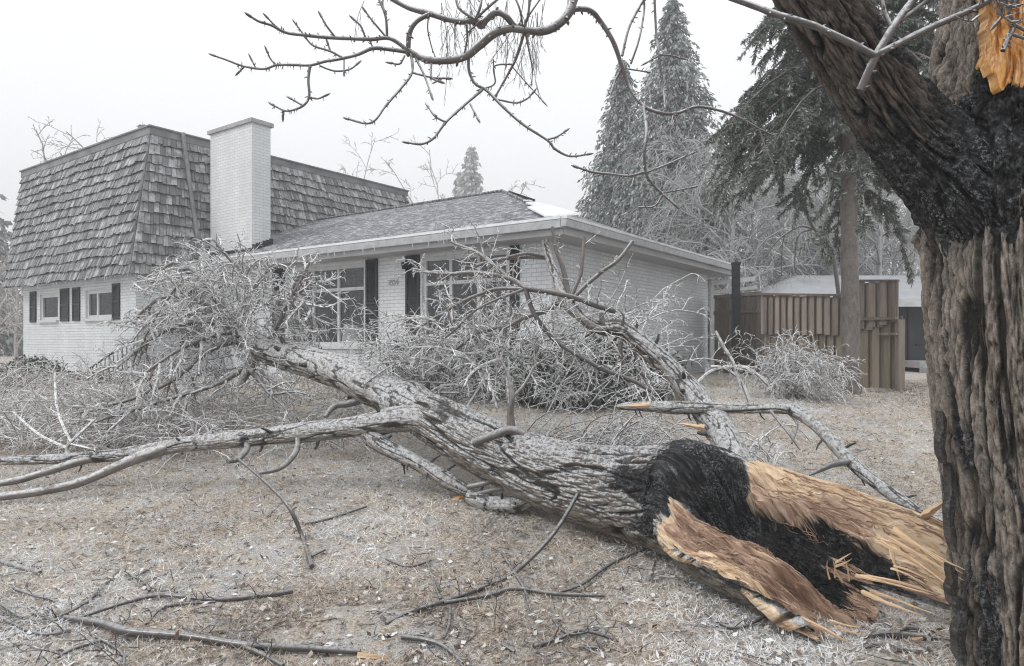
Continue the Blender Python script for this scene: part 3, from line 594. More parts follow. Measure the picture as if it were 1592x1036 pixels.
# ------------------------------------------------------------------ conifers
def cards(g, c, d, nrm_, L, Wd, r):
    """rhombus sprays, vectorised: centre base c, direction d, side vector nrm_"""
    n = len(c); L = np.broadcast_to(L, (n,))[:, None]; Wd = np.broadcast_to(Wd, (n,))[:, None]
    s = np.cross(d, nrm_); s /= np.linalg.norm(s, axis=1)[:, None]+1e-9
    V = np.stack([c, c+d*L*.45+s*Wd, c+d*L, c+d*L*.4-s*Wd], 1).reshape(-1, 3)
    F = np.arange(4*n).reshape(n, 4); U = np.zeros((n, 4, 3)); U[..., 2] = np.asarray(r)[:, None]; U[..., 0] = V.reshape(n, 4, 3)[..., 0]; U[..., 1] = V.reshape(n, 4, 3)[..., 2]
    g.add(V, F, U.reshape(-1, 3))
def spruce(name, label, x, y, h, rad, mat, trunk_mat, levels, per, sprays, clear=.06, group=None, seed=0, card=(.55, .10), droop=.55, gap=.1):
    R = np.random.default_rng(seed); base = gz(x, y)-.1; root = thing(name, label, 'tree', (x, y, base), group)
    g = G(); g.tube(np.array([[x, y, base], [x+.05*h*.1, y, base+h*.5], [x, y, base+h]]), [rad*.075+.08, rad*.05+.04, .015], 8); g.build('trunk', trunk_mat, root)
    g = G(); cc, dd, nn, LL, WW, rr = [], [], [], [], [], []
    for k in range(levels):
        f = clear+(1-clear)*(k/levels)**.95; zz = base+h*f; br = rad*(1-f)**.82*(1 if f > .12 else .8)+.12
        for j in range(per):
            if R.random() < gap: continue
            az = R.uniform(0, 2*math.pi); L = br*R.uniform(.55, 1.25); m = max(3, int(sprays*(L/rad)+3))
            t = R.uniform(.12, 1, m); dirv = np.array([math.cos(az), math.sin(az)])
            p = np.zeros((m, 3)); p[:, 0] = x+dirv[0]*L*t; p[:, 1] = y+dirv[1]*L*t; p[:, 2] = zz+L*(.12*t-droop*t**1.7)+.25*L*np.maximum(t-.8, 0)
            side = np.array([-dirv[1], dirv[0]]); off = R.normal(0, .16, m)*L*(1.1-t); p[:, 0] += side[0]*off; p[:, 1] += side[1]*off
            p[:, 2] += R.normal(0, .05, m)*L
            d = np.zeros((m, 3)); d[:, 0] = dirv[0]*.5+R.normal(0, .3, m); d[:, 1] = dirv[1]*.5+R.normal(0, .3, m); d[:, 2] = -R.uniform(.25, 1.2, m); d /= np.linalg.norm(d, axis=1)[:, None]
            cc.append(p); dd.append(d); nn.append(R.normal(0, 1, (m, 3))); LL.append(card[0]*R.uniform(.5, 1.3, m)*(.55+.45*L/rad)); WW.append(card[1]*R.uniform(.6, 1.3, m)); rr.append(np.clip(R.normal(.45, .25, m), 0, 1))
    cards(g, np.concatenate(cc), np.concatenate(dd), np.concatenate(nn), np.concatenate(LL), np.concatenate(WW), np.concatenate(rr)); g.build('crown', mat, root)
    return root
GS = 'fog grey spruces behind the house'
def bx(px, Y): return (px-796)/FPX*Y
spruce('spruce_tree', 'tallest dark grey spruce behind the right roof slope, its tip out of the picture', bx(1046, 30), 30, 16.2, 4.3, M['spruce'], M['pine_trunk'], 110, 15, 85, group=GS, seed=1, droop=.75, card=(.36, .045), gap=.22)
spruce('spruce_tree', 'slimmer grey spruce left of the tallest one, its pointed top against white sky', bx(968, 33), 33, 14.6, 3.9, M['spruce'], M['pine_trunk'], 100, 14, 75, group=GS, seed=2, droop=.75, card=(.36, .045), gap=.22)
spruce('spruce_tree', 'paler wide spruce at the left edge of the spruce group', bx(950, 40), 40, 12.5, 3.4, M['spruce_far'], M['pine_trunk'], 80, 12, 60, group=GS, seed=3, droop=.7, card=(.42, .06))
spruce('spruce_tree', 'dark narrow spruce right of the tallest one, beside the frosted bare trees', bx(1085, 28), 28, 10.5, 1.6, M['spruce'], M['pine_trunk'], 80, 12, 50, group=GS, seed=4, droop=.7, card=(.36, .05))
GF = 'faint distant spruces above the roofs'
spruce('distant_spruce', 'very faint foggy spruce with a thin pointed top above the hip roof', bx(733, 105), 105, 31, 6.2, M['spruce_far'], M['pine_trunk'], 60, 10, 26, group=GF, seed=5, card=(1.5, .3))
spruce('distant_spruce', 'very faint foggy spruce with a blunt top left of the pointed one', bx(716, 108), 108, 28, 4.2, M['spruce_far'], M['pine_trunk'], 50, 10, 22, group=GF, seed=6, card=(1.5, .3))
spruce('distant_spruce', 'small grey spruce top peeping over the left mansard roof', bx(222, 70), 70, 23.6, 4.5, M['spruce'], M['pine_trunk'], 60, 9, 20, group=GF, seed=8, card=(.9, .2))
spruce('distant_spruce', 'dark spruce cut by the left picture edge beyond the mansard roof', bx(-30, 46), 46, 13.5, 3.6, M['spruce'], M['pine_trunk'], 60, 9, 20, group=GF, seed=9, card=(.7, .14))

# pine in front of the fence: bare lower trunk, heavy drooping boughs
PX, PY = bx(1323, 11.3), 11.3
pine = thing('pine_tree', 'pine with a straight bare brown trunk before the fence and drooping dark green boughs', 'tree', (PX, PY, gz(PX, PY)))
g = G(); P, R = smoothpath([(PX, PY, .5), (PX+.0, PY, 1.6), (PX-.03, PY+.03, 4.2), (PX-.06, PY+.05, 7.5), (PX-.05, PY+.05, 11)], [.17, .142, .125, .10, .03], 12)
g.tube(P, R, 16, jit=.25); g.build('trunk', M['pine_trunk'], pine, True)
g = G(); gb = G(); R = np.random.default_rng(21); cc, dd, nn, LL, WW, rr = [], [], [], [], [], []
boughs = []
for k in range(150):
    f = R.random(); z0 = 4.9+f*4.6; az = R.uniform(0, 2*math.pi); L = (2.35-1.5*f)*R.uniform(.6, 1.15)
    if math.sin(az) < -.75 and z0 < 6: L *= .7
    boughs.append((z0, az, L, R.uniform(.5, 1.0)))
for az, L, z0, dr in ((3.0, 2.1, 6.0, .9), (3.3, 2.2, 5.8, .85), (2.8, 2.1, 5.6, .8), (2.9, 1.9, 5.4, .75), (3.4, 2.0, 5.5, .8), (3.2, 2.2, 6.3, 1.0), (3.7, 2.0, 5.7, .85), (3.6, 1.7, 5.3, .75), (4.0, 1.6, 4.6, 1.2), (4.4, 1.3, 4.7, 1.3), (3.5, 1.9, 5.3, .8), (2.6, 2.0, 6.0, .85), (3.1, 1.5, 5.0, .7), (.05, 1.6, 4.9, 1.0), (-.3, 1.5, 4.4, 1.1), (.3, 1.3, 4.1, 1.3)): boughs.append((z0, az, L, dr))
for z0, az, L, dr in boughs:
    dv = np.array([math.cos(az), math.sin(az), 0]); sd_ = np.array([-dv[1], dv[0], 0])
    tt = np.linspace(0, 1, 7); base = np.array([PX, PY, z0])
    axis_p = base+dv*L*tt[:, None]+UP*(L*(.22*tt-dr*tt**2))[:, None]
    gb.tube(axis_p, np.linspace(.035, .006, 7), 4, cap=False)
    for sb in range(20):                                    # side twigs carrying needle tufts
        t = .12+.88*R.random(); i = min(5, int(t*6)); q = axis_p[i]+(axis_p[i+1]-axis_p[i])*(t*6-i)
        dir_ = nrm(dv*.55+sd_*R.choice([-1, 1])*R.uniform(.1, .8)+UP*R.uniform(-1.3, -.25)); sl_ = L*R.uniform(.14, .30)
        m = 130; u = R.uniform(.05, 1, m); p = q+dir_*(sl_*u)[:, None]-UP*(.22*sl_*u**2)[:, None]
        d = dir_*.5+R.normal(0, .6, (m, 3))-UP*.5; d /= np.linalg.norm(d, axis=1)[:, None]
        cc.append(p); dd.append(d); nn.append(R.normal(0, 1, (m, 3))); LL.append(R.uniform(.05, .12, m)); WW.append(R.uniform(.007, .013, m)); rr.append(np.clip(R.normal(.42, .24, m)+.25*(sb % 5 == 0), 0, 1))
        gb.tube([q, q+dir_*sl_*.9-UP*.18*sl_], [.006, .002], 3, cap=False)
cards(g, np.concatenate(cc), np.concatenate(dd), np.concatenate(nn), np.concatenate(LL), np.concatenate(WW), np.concatenate(rr))
g.build('crown', M['pine'], pine); gb.build('boughs', M['pine_trunk'], pine)

# ------------------------------------------------------------------ frosted bare trees in the fog
def bare(name, label, px, Yd, h, mat, seed, lean=0., weep=.5, n=9, r=.12, group=None, lev=3, kids=8, rm=.00019):
    global RNG, RMIN; keep = RNG; RMIN = rm*Yd; RNG = np.random.default_rng(seed); x = bx(px, Yd); b = gz(x, Yd)-.05; root = thing(name, label, 'tree', (x, Yd, b), group)
    g = G(); top = np.array([x+lean*h, Yd, b+h*.62]); P, R = smoothpath([(x, Yd, b), (x+lean*h*.25, Yd, b+h*.22), (x+lean*h*.6, Yd+.1, b+h*.45), top], [r, r*.8, r*.55, r*.3], 5); g.tube(P, R, 8); g.build('trunk', mat, root, True)
    T = []
    for k in range(n):
        t = .25+.75*k/n; i = min(len(P)-2, int(t*(len(P)-1))); az = RNG.uniform(0, 2*math.pi)
        grow(T, P[i], (math.cos(az), math.sin(az)*.8, RNG.uniform(.5, 1.3)), h*RNG.uniform(.24, .42), r*.38, lev, droop=weep*.5, wob=.24, kids=kids, ratio=.5, spread=(25, 70))
    flush(T).build('crown', mat, root); RNG = keep; RMIN = .0048; return root
GB_ = 'frosted bare trees beyond the fence'
for i, (px, Yd, h, lean, weep, lab) in enumerate((
        (1128, 24, 8.0, .05, .75, 'frosted weeping bare tree right beside the dark spruce, above the house corner'),
        (1185, 27, 8.5, -.05, .8, 'pale frosted weeping tree above the brown gate'),
        (1235, 31, 9.0, .05, .6, 'faint frosted bare tree behind the drooping pine boughs'),
        (1290, 29, 7.5, -.08, .7, 'frosted bare tree just left of the bare pine trunk'),
        (1365, 26, 8.5, .02, .6, 'frosted bare tree right of the bare pine trunk, above the tall fence end'),
        (1425, 30, 9.5, -.03, .6, 'frosted bare tree above the dark neighbouring house'))):
    bare('frosted_tree', lab, px, Yd, h*1.4, M['frosty'], 40+i, lean, weep, 24, .11, GB_, 3, 12)
for i, (px, Yd, h, lean, lab) in enumerate(((1155, 36, 13, .02, 'pale frosted tree farther back between the dark spruce and the brown gate'), (1210, 40, 14, -.03, 'tall faint frosted tree farther back behind the drooping pine boughs'), (1265, 38, 13, .04, 'faint frosted tree farther back just left of the bare pine trunk'), (1335, 36, 13, .0, 'frosted tree farther back directly behind the bare pine trunk'), (1395, 40, 15, -.02, 'tall frosted tree farther back above the fence end'))):
    bare('frosted_tree', lab, px, Yd, h, M['frosty'], 140+i, lean, .35, 22, .13, GB_, 3, 11)
# a darker leaning stem before the frosted trees
g = G(); P, R = trace([(1318, 440, 17, 7), (1296, 402, 17, 6.5), (1278, 372, 17, 6), (1262, 350, 17, 5), (1252, 330, 17, 4), (1230, 322, 17, 2)]); P[0, 2] = .6; P, R = smoothpath(P, R, 5); g.tube(P, R, 7)
T = []
for L_ in ([(1264, 356, 17, 4), (1245, 352, 17, 3.5), (1225, 362, 17, 3), (1205, 378, 17, 2.5), (1190, 400, 17, 2)], [(1262, 357, 17, 3.5), (1246, 362, 17, 3), (1238, 378, 17, 2.5), (1235, 420, 17, 1.5)], [(1220, 366, 17, 2.5), (1216, 385, 17, 2), (1215, 430, 17, 1.4)]):
    P, R = smoothpath(*trace(L_), 4); g.tube(P, R, 4); path_twigs(T, P, R, .14, .35, .006, 1, droop=.5)
for P, R, n in T: g.tube(P, R, n, cap=False)
solo(g, 'leaning_sapling', M['branch_dark'], 'dark slim leaning bare tree with arching twigs, left of the pine trunk', 'tree', (bx(1318, 17), 17, .6), smooth=True)
# far ones above the roofs
for i, (px, Yd, h, lab, n) in enumerate(((100, 60, 24., 'faint bare tree over the left end of the mansard roof', 7), (190, 64, 26., 'small faint bare tree top beside the little spruce top', 6),
        (672, 95, 29.5, 'faint frosted bare tree left of the foggy spruces above the roof', 9), (765, 95, 29.5, 'faint frosted bare tree right of the foggy spruces above the roof', 8), (575, 100, 32, 'barely visible bare tree over the right end of the mansard roof', 6))):
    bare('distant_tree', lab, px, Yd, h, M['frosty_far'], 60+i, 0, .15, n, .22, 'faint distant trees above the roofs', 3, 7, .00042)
for i, (px, Yd, h) in enumerate(((-5, 30, 5.5), (25, 33, 6.5))):
    bare('hedge_tree', ('pinkish bare hedge tree cut by the left picture edge', 'pinkish bare hedge tree touching the left house wall')[i], px, Yd, h, M['twig_brown'], 70+i, 0, .3, 16, .1, 'bare hedge trees left of the house', 3, 9)

# ------------------------------------------------------------------ shrubs near the house
def shrub(name, label, px, Yd, zc, rx, rz, n, mat, seed, card=(.10, .022), up=.2, twigs=40, tmat='twig', group=None):
    R = np.random.default_rng(seed); x = bx(px, Yd); b = float(gz(x, Yd)); root = thing(name, label, 'shrub', (x, Yd, b), group)
    p = R.normal(0, 1, (n, 3)); p /= np.linalg.norm(p, axis=1)[:, None]; p *= R.uniform(.25, 1, (n, 1))**.5*(.72+.55*fbm(p*2.2+seed, 3))[:, None]
    p = p*np.array([rx, rx*.8, rz])+np.array([x, Yd, b+zc]); p[:, 2] = np.maximum(p[:, 2], b+.03)
    d = R.normal(0, 1, (n, 3))+UP*up; d /= np.linalg.norm(d, axis=1)[:, None]
    g = G(); cards(g, p, d, R.normal(0, 1, (n, 3)), card[0]*R.uniform(.6, 1.4, n), card[1]*R.uniform(.7, 1.3, n), np.clip(R.normal(.45, .28, n), 0, 1)); g.build('foliage', mat, root)
    global RNG; keep = RNG; RNG = R; T = []
    for k in range(twigs):
        az = R.uniform(0, 6.28); grow(T, (x+R.normal(0, rx*.2), Yd+R.normal(0, rx*.2), b), (math.cos(az)*.9, math.sin(az)*.7, R.uniform(.5, 1.4)), rz*R.uniform(.9, 1.7), .008, 2, droop=.5, wob=.2, kids=5)
    RNG = keep; flush(T).build('twigs', M[tmat], root); return root
shrub('evergreen_shrub', 'dark evergreen shrub under the left house corner', 50, 15.5, .25, .8, .5, 3500, M['shrub'], 1)
shrub('evergreen_shrub', 'frosted evergreen shrub in front of the front window, behind the fallen trunk fork', 700, 10.8, .45, 1.1, .6, 5000, M['shrub'], 2)
shrub('evergreen_shrub', 'dark evergreen shrub behind the middle of the fallen trunk', 880, 10.0, .45, 1.0, .6, 6000, M['shrub'], 3)
shrub('evergreen_shrub', 'evergreen shrub at the foot of the side wall below the bare limb', 985, 10.6, .4, .8, .5, 4500, M['shrub'], 4)

# weeping iced bush by the fence
keep = RNG; RNG = np.random.default_rng(5); bxp, byp = bx(1225, 10.6), 10.6; root = thing('weeping_bush', 'silver iced weeping bush bowed to the lawn in front of the fence', 'shrub', (bxp, byp, gz(bxp, byp))); T = []
for k in range(130):
    az = RNG.uniform(0, 6.28); t = RNG.random()
    grow(T, (bxp+RNG.normal(0, .22), byp+RNG.normal(0, .18), gz(bxp, byp)+.55*RNG.random()), (math.cos(az)*.8+.22, math.sin(az)*.7, RNG.uniform(.1, 1.3)), RNG.uniform(.35, .95), .008, 2, droop=.42, wob=.34, kids=7, ratio=.45, spread=(20, 65))
flush(T, 1).build('twigs', M['twig'], root); RNG = keep
# ------------------------------------------------------------------ thick bark trunks
def frames(P):
    T = np.gradient(P, axis=0); T /= np.linalg.norm(T, axis=1)[:, None]; return T
def bark_h(q, L, us=9., vs=1.7, seed=0.):
    """furrow height 0..1 for points on the bark: q = 3d position across the stem, L = length along it"""
    p = np.concatenate([q*us, (L*vs)[..., None]], -1)
    wv = fbm(p*.6+seed, 3)-.5; w2 = fbm(p*.6+seed+40, 3)-.5; p2 = p+np.stack([wv*.9, w2*.9, wv*1.2], -1)
    n1 = vn(p2*.62+seed); n2 = vn(p2*1.35+seed+9); n3 = fbm(p2*np.array([3, 3, 5])+seed, 3)
    c1 = sst(np.abs(n1-.5), .0, .11); c2 = sst(np.abs(n2-.5), .0, .13)
    n4 = sst(np.abs(vn(p2*np.array([3.2, 3.2, 2.4])+seed+23)-.5), 0, .16)
    return np.clip(.02+.40*c1+.22*c1*c2+.22*n4*c1+(n3-.5)*.95+.08*(vn(p2*np.array([1, 1, 2.5])+seed+70)-.5), 0, 1)
def trunk_grid(P, R, nth, amp, seed=0., us=9., vs=1.7, ref=(0, 1, 0), paint=None, big=.05, lump=None):
    m = len(P); T = frames(P); ref = A3(ref); N2 = np.cross(T, ref); N2 /= np.linalg.norm(N2, axis=1)[:, None]; N1 = np.cross(N2, T)
    th = np.arange(nth)*2*math.pi/nth-math.pi; L = np.concatenate([[0], np.cumsum(np.linalg.norm(np.diff(P, axis=0), axis=1))])
    ct, st = np.cos(th), np.sin(th); Rg = R[:, None]*np.ones(nth)[None]
    q = np.stack([ct[None]*Rg, st[None]*Rg], -1); LL = L[:, None]*np.ones(nth)[None]
    h = bark_h(q, LL, us, vs, seed); lo = fbm(np.concatenate([q*2.5, LL[..., None]*1.2], -1)+seed+50, 3)-.5
    rr = Rg+(h-.6)*amp+lo*big*2*Rg
    if lump is not None: rr = rr+lump(th[None], LL, Rg)
    V = P[:, None]+rr[..., None]*(ct[None, :, None]*N1[:, None]+st[None, :, None]*N2[:, None])
    U = np.stack([th[None]*Rg, LL, 0*LL], -1)
    C = np.zeros((m, nth, 4)); C[..., 2] = h; C[..., 3] = 1
    if paint is not None: C = paint(V, th[None]*np.ones((m, 1)), LL, C)
    i = np.arange(m-1)[:, None]*nth; j = np.arange(nth)[None]; k = (j+1) % nth
    F = np.stack([i+j, i+k, i+nth+k, i+nth+j], -1).reshape(-1, 4)
    return V, F, U, C
def px_of(V): return V[..., 0]/V[..., 1]*FPX+796, HY-(V[..., 2]-H)/V[..., 1]*FPX

# ------------------------------------------------------------------ standing broken tree on the right
YT = 3.0
stand = thing('standing_tree', 'thick standing tree with furrowed bark, charred crotch and a torn orange wound', 'tree', (bx(1600, YT), YT, 0))
TL = [(1648, 1120, YT, 262), (1634, 1036, YT, 250), (1624, 880, YT, 246), (1604, 700, YT, 244), (1588, 560, YT, 244), (1578, 440, YT, 240), (1574, 330, YT, 240), (1572, 230, YT, 240), (1572, 120, YT, 216), (1584, 0, YT, 200), (1600, -140, YT, 180)]
P, R = smoothpath(*trace(TL), 92)
def paint_st(V, th, L, C):
    z = V[..., 2]; n1 = fbm(V*3.2+4, 4); n2 = fbm(V*np.array([9, 9, 2.5])+8, 4)
    q = np.stack([V[..., 0]*16, V[..., 1]*16, z*1.6], -1); zz = z+(fbm(q+3, 4)-.5)*.55+(n1-.5)*.35
    crotch = sst(zz, H+.44, H+.56)*(1-sst(zz, H+1.0, H+1.2))
    crotch = sst(crotch*.9+(n1-.5)*1.5, .35, .6)
    left = sst(-np.sin(th), .62, .9)*0
    a = .75*sst(.07-np.abs(V[..., 0]-(P_x(z)-.34)), 0, .05)*sst(H-.1-z, 0, .4)
    seam = sst(.022-np.abs(V[..., 0]-(P_x(z)-.20+.05*np.sin(z*4.2))), .0, .02)*sst(n2, .38, .55)*(1-sst(z, H+.35, H+.5))
    C[..., 0] = np.clip(np.maximum(np.maximum(crotch, seam*.9), a*sst(n2, .4, .6)), 0, 1); return C
def P_x(z): return np.interp(z, P[:, 2], P[:, 0])
def lump_st(th, L, Rg): return -.045*np.exp(-((th+1.0-.25*np.sin(L*2.2))/.16)**2)*sst(L, .2, .8)*(1-sst(L, 2.0, 2.4))+sst(L, 2.0, 2.2)*(1-sst(L, 2.7, 2.95))*(fbm(np.stack([np.cos(th)*3.2+0*L, np.sin(th)*3.2+0*L, L*7.], -1)+61, 5)-.45)*.22
V, F, U, C = trunk_grid(P, R, 680, .040, 3., 36., 4.6, (0, -1, 0), paint_st, .04, lump_st)
g = G(); g.add(V.reshape(-1, 3), F, U.reshape(-1, 3), C.reshape(-1, 4)); g.build('trunk', M['stand'], stand, True)
# big charred limb rising to the left
LL_ = [(1572, 395, 3.02, 140), (1540, 335, 2.98, 152), (1478, 270, 2.95, 140), (1408, 198, 2.93, 116), (1352, 120, 2.92, 106), (1302, 46, 2.92, 102), (1248, -34, 2.92, 96), (1186, -132, 2.95, 88), (1120, -260, 3.0, 76)]
P2, R2 = smoothpath(*trace(LL_), 52)
def paint_l(V, th, L, C):
    n1 = fbm(V*4.+2, 4); n2 = fbm(V*np.array([3, 3, 3])+20, 3); under = sst(-C[..., 2]*.0+np.cos(th-2.2), -.6, .5)
    C[..., 0] = np.clip(sst(.52*under+.7*(n1-.5)+.12+.55*(1-sst(L, .35, 1.5)), .25, .6), 0, 1)
    C[..., 1] = sst(n2, .62, .68)*(1-sst(np.cos(th-2.2), -.5, .1))*.75*sst(L, .4, .6)*0; return C
V, F, U, C = trunk_grid(P2, R2, 440, .040, 11., 32., 4.4, (0, -1, 0), paint_l, .05)
g = G(); g.add(V.reshape(-1, 3), F, U.reshape(-1, 3), C.reshape(-1, 4)); g.build('limb', M['limb_dark'], stand, True)
# torn orange wood where a limb was ripped off
g = G(); nu_, nv_ = 70, 110; uu, vv = np.meshgrid(np.linspace(0, 1, nu_), np.linspace(0, 1, nv_))
pxg = 1534+uu*95+(1-uu)*(fbm(np.stack([0*uu, vv*9, 0*uu+9], -1), 4)-.5)*22; jag = (fbm(np.stack([uu*7, 0*uu, 0*uu+3], -1), 4)-.5)*80
pyg = -60+vv*(178+jag)+uu*0
dep = 2.665+.05*(1-np.sin(uu*2.4))+(fbm(np.stack([uu*16, vv*3.2, 0*uu], -1), 5)-.5)*.09+.03*vv
V = np.stack([(pxg-796)/FPX*dep, dep, H-(pyg-HY)/FPX*dep], -1); ii = np.arange(nu_*nv_).reshape(nv_, nu_)
F = np.stack([ii[:-1, :-1], ii[:-1, 1:], ii[1:, 1:], ii[1:, :-1]], -1).reshape(-1, 4)
g.add(V.reshape(-1, 3), F, np.stack([uu*.27, vv*.5, 0*uu], -1).reshape(-1, 3))
Vb = V.copy(); Vb[..., 1] += .05; g.add(Vb.reshape(-1, 3), F[:, ::-1])
e1, e2 = V[:, 0], Vb[:, 0]; n_ = len(e1); g.add(np.concatenate([e1, e2]), np.stack([np.arange(n_-1), np.arange(1, n_), np.arange(1, n_)+n_, np.arange(n_-1)+n_], -1))
e1, e2 = V[-1], Vb[-1]; n_ = len(e1); g.add(np.concatenate([e1, e2]), np.stack([np.arange(n_-1), np.arange(1, n_), np.arange(1, n_)+n_, np.arange(n_-1)+n_], -1))
g.build('torn_wood', M['orange'], stand, True)
# loose bark plates standing off the trunk edge and ragged rot at the crotch
def plate(pts, wd, dep, name, mat, root, thick=.02, chv=0.):
    g = G(); n = len(pts); A = []; rng = np.random.default_rng(int(abs(pts[0][0]*7+pts[0][1])))
    for (px, py), w_ in zip(pts, wd):
        j = rng.normal(0, .008); c = at(px, py, dep+j); hw = w_*.5/FPX*dep; A.append([c+[-hw, -.004, 0], c+[hw, .004, 0], c+[hw, thick+.004, 0], c+[-hw, thick-.004, 0]])
    A = np.array(A); i = np.arange(n-1)[:, None]*4; j = np.arange(4)[None]; k = (j+1) % 4
    F = np.stack([i+j, i+k, i+4+k, i+4+j], -1).reshape(-1, 4); u = np.zeros((n, 4, 3)); u[..., 0] = [0, .05, .06, .01]; u[..., 1] = np.linspace(0, .4, n)[:, None]
    g.add(A.reshape(-1, 3), F, u.reshape(-1, 3), (chv, 0, .5, 1)); g.add(A[0], [[3, 2, 1, 0]]); g.add(A[-1], [[0, 1, 2, 3]])
    return g.build(name, mat, root)
rb = np.random.default_rng(3)
for (a, b, w_) in (((1466, 640), (1470, 722), 14), ((1480, 880), (1490, 950), 20), ((1494, 930), (1499, 1036), 24), ((1478, 720), (1486, 860), 16)):
    pts = [(a[0]+(b[0]-a[0])*t+3*math.sin(t*7), a[1]+(b[1]-a[1])*t) for t in np.linspace(0, 1, 7)]; plate(pts, .7*w_*np.array([.3, .9, .7, 1.1, .8, 1., .3]), 2.95, 'bark_plate', M['stand'], stand, .05, .55)

# branches hanging into the top of the picture
Z7 = lambda L, Yd=3.1: [(320+a*.3769, b*.3768, Yd, w_*.3769*.9) for a, b, w_ in L]
Z8 = lambda L, Yd=3.1: [(860+a*.4053, b*.4053, Yd, w_*.4053*.9) for a, b, w_ in L]
Z6 = lambda L, Yd=2.7: [(1160+a*.4053, b*.4053, Yd, w_*.4053) for a, b, w_ in L]
def ramp_depth(L, y0, y1):
    n = len(L); return [(q[0], q[1], y0+(y1-y0)*i/(n-1), q[3]) for i, q in enumerate(L)]
main = [(1170, -120, 2.95, 26), (1050, -150, 3.0, 22), (940, -90, 3.05, 19), (897, -20, 3.1, 17)]+Z7([(1500, 50, 42), (1440, 110, 40), (1380, 130, 37), (1310, 125, 31), (1250, 120, 33), (1190, 140, 35), (1130, 190, 35), (1070, 235, 35), (1000, 250, 35), (930, 250, 33), (880, 235, 28), (835, 207, 24)])
OB_ = [('branch', main)]
def o7(*L, Yd=3.1): OB_.append(('twig_branch', Z7(L, Yd)))
o7((835, 210, 21), (760, 160, 19), (680, 163, 18), (600, 160, 17), (500, 155, 16), (400, 145, 15), (330, 135, 14), (270, 105, 12), (220, 90, 11), (187, 70, 9))
o7((835, 215, 21), (760, 205, 19), (690, 200, 18), (630, 225, 16), (560, 243, 14), (490, 255, 13), (430, 270, 12), (350, 268, 12), (290, 270, 11), (240, 285, 11), (160, 275, 10), (90, 250, 9), (40, 232, 8))
o7((740, -20, 18), (830, 30, 24), (920, 55, 28), (1000, 80, 27), (1060, 90, 26), (1110, 85, 28), (1135, 108, 28), (1160, 80, 27), (1200, 52, 28), (1240, 70, 28), (1270, 105, 27), (1310, 125, 28), Yd=3.12)
o7((930, 55, 20), (870, 90, 21), (840, 140, 22), (835, 205, 22))
for L in ([(330, 135, 9), (290, 110, 8), (258, 78, 7)], [(405, 145, 8), (390, 125, 7), (375, 105, 6)], [(535, 155, 10), (500, 110, 9), (478, 72, 8)], [(660, 160, 10), (640, 110, 9), (615, 85, 8)], [(745, 155, 10), (690, 90, 9), (660, 50, 8)],
          [(748, 160, 13), (742, 70, 12), (715, 0, 10), (705, -40, 9)], [(745, 60, 9), (730, 20, 8), (735, -30, 7)], [(290, 268, 9), (268, 245, 8), (255, 218, 7)], [(205, 280, 7), (190, 250, 6)], [(160, 275, 9), (140, 295, 8)],
          [(430, 270, 13), (423, 330, 12), (426, 400, 11), (400, 438, 11), (350, 457, 10), (318, 455, 9), (280, 435, 9)], [(425, 400, 9), (460, 408, 8), (487, 398, 8)], [(400, 436, 9), (355, 410, 8)], [(318, 455, 8), (318, 475, 8)],
          [(570, 243, 11), (515, 213, 10), (445, 190, 9), (415, 160, 8)], [(515, 213, 7), (505, 185, 7)], [(470, 272, 9), (530, 293, 9), (590, 288, 8), (620, 268, 8)], [(570, 245, 7), (570, 292, 7)], [(690, 200, 8), (680, 175, 7)],
          [(1110, 85, 14), (1132, 30, 13), (1140, -30, 12)], [(1110, 80, 14), (1045, 35, 13), (1030, -30, 12)], [(1118, 75, 13), (1165, 30, 12), (1225, -20, 11)], [(920, 60, 7), (915, 120, 6), (930, 190, 6), (945, 232, 5)], [(1075, 100, 10), (1078, 160, 9), (1068, 215, 8)], [(1075, 140, 8), (1120, 100, 7)],
          [(845, 212, 15), (850, 300, 13), (800, 370, 12), (740, 440, 11), (700, 495, 10), (660, 510, 10), (590, 492, 10)], [(850, 300, 10), (930, 320, 9), (990, 324, 9)], [(860, 230, 12), (900, 310, 10), (930, 393, 9)], [(930, 260, 12), (930, 318, 11), (960, 335, 9)], [(820, 230, 10), (800, 264, 9), (768, 262, 8)], [(985, 320, 7), (955, 335, 6)],
          [(1085, 232, 14), (1085, 290, 14), (1110, 345, 13), (1160, 375, 14), (1230, 445, 14), (1310, 515, 13), (1410, 580, 12), (1440, 615, 12), (1500, 645, 10), (1570, 638, 9)], [(1405, 577, 10), (1445, 566, 9), (1478, 545, 8)], [(1140, 372, 14), (1060, 440, 13), (990, 505, 12), (940, 570, 12), (890, 595, 11), (838, 590, 9)], [(985, 503, 10), (945, 480, 9), (918, 443, 8)], [(1090, 430, 9), (1120, 487, 8)],
          [(1312, 140, 14), (1280, 240, 13), (1250, 300, 11), (1198, 392, 10)], [(1262, 266, 9), (1190, 275, 8), (1192, 345, 8), (1140, 368, 7)], [(1200, 410, 9), (1280, 425, 9), (1325, 408, 8), (1345, 388, 8)], [(1318, 140, 8), (1345, 270, 7), (1345, 330, 5)], [(1268, 280, 7), (1320, 340, 6), (1390, 418, 5)], [(1310, 120, 12), (1330, 60, 11), (1335, -30, 10)], [(1310, 125, 10), (1295, 40, 9), (1270, -20, 9)], [(1315, 90, 8), (1370, 10, 8), (1400, -30, 7)], [(1185, 245, 7), (1188, 285, 6)]):
    o7(*L)
def o8(*L, Yd=3.1): OB_.append(('twig_branch', Z8(L, Yd)))
o8((0, 110, 36), (45, 70, 24), (80, 38, 23), (140, 40, 23), (180, 80, 23), (230, 160, 21), (262, 250, 19), (290, 330, 18), (340, 400, 17), (400, 430, 16), (470, 436, 14), (550, 410, 13), (640, 425, 12), (720, 455, 11), (790, 495, 9), (835, 517, 7))
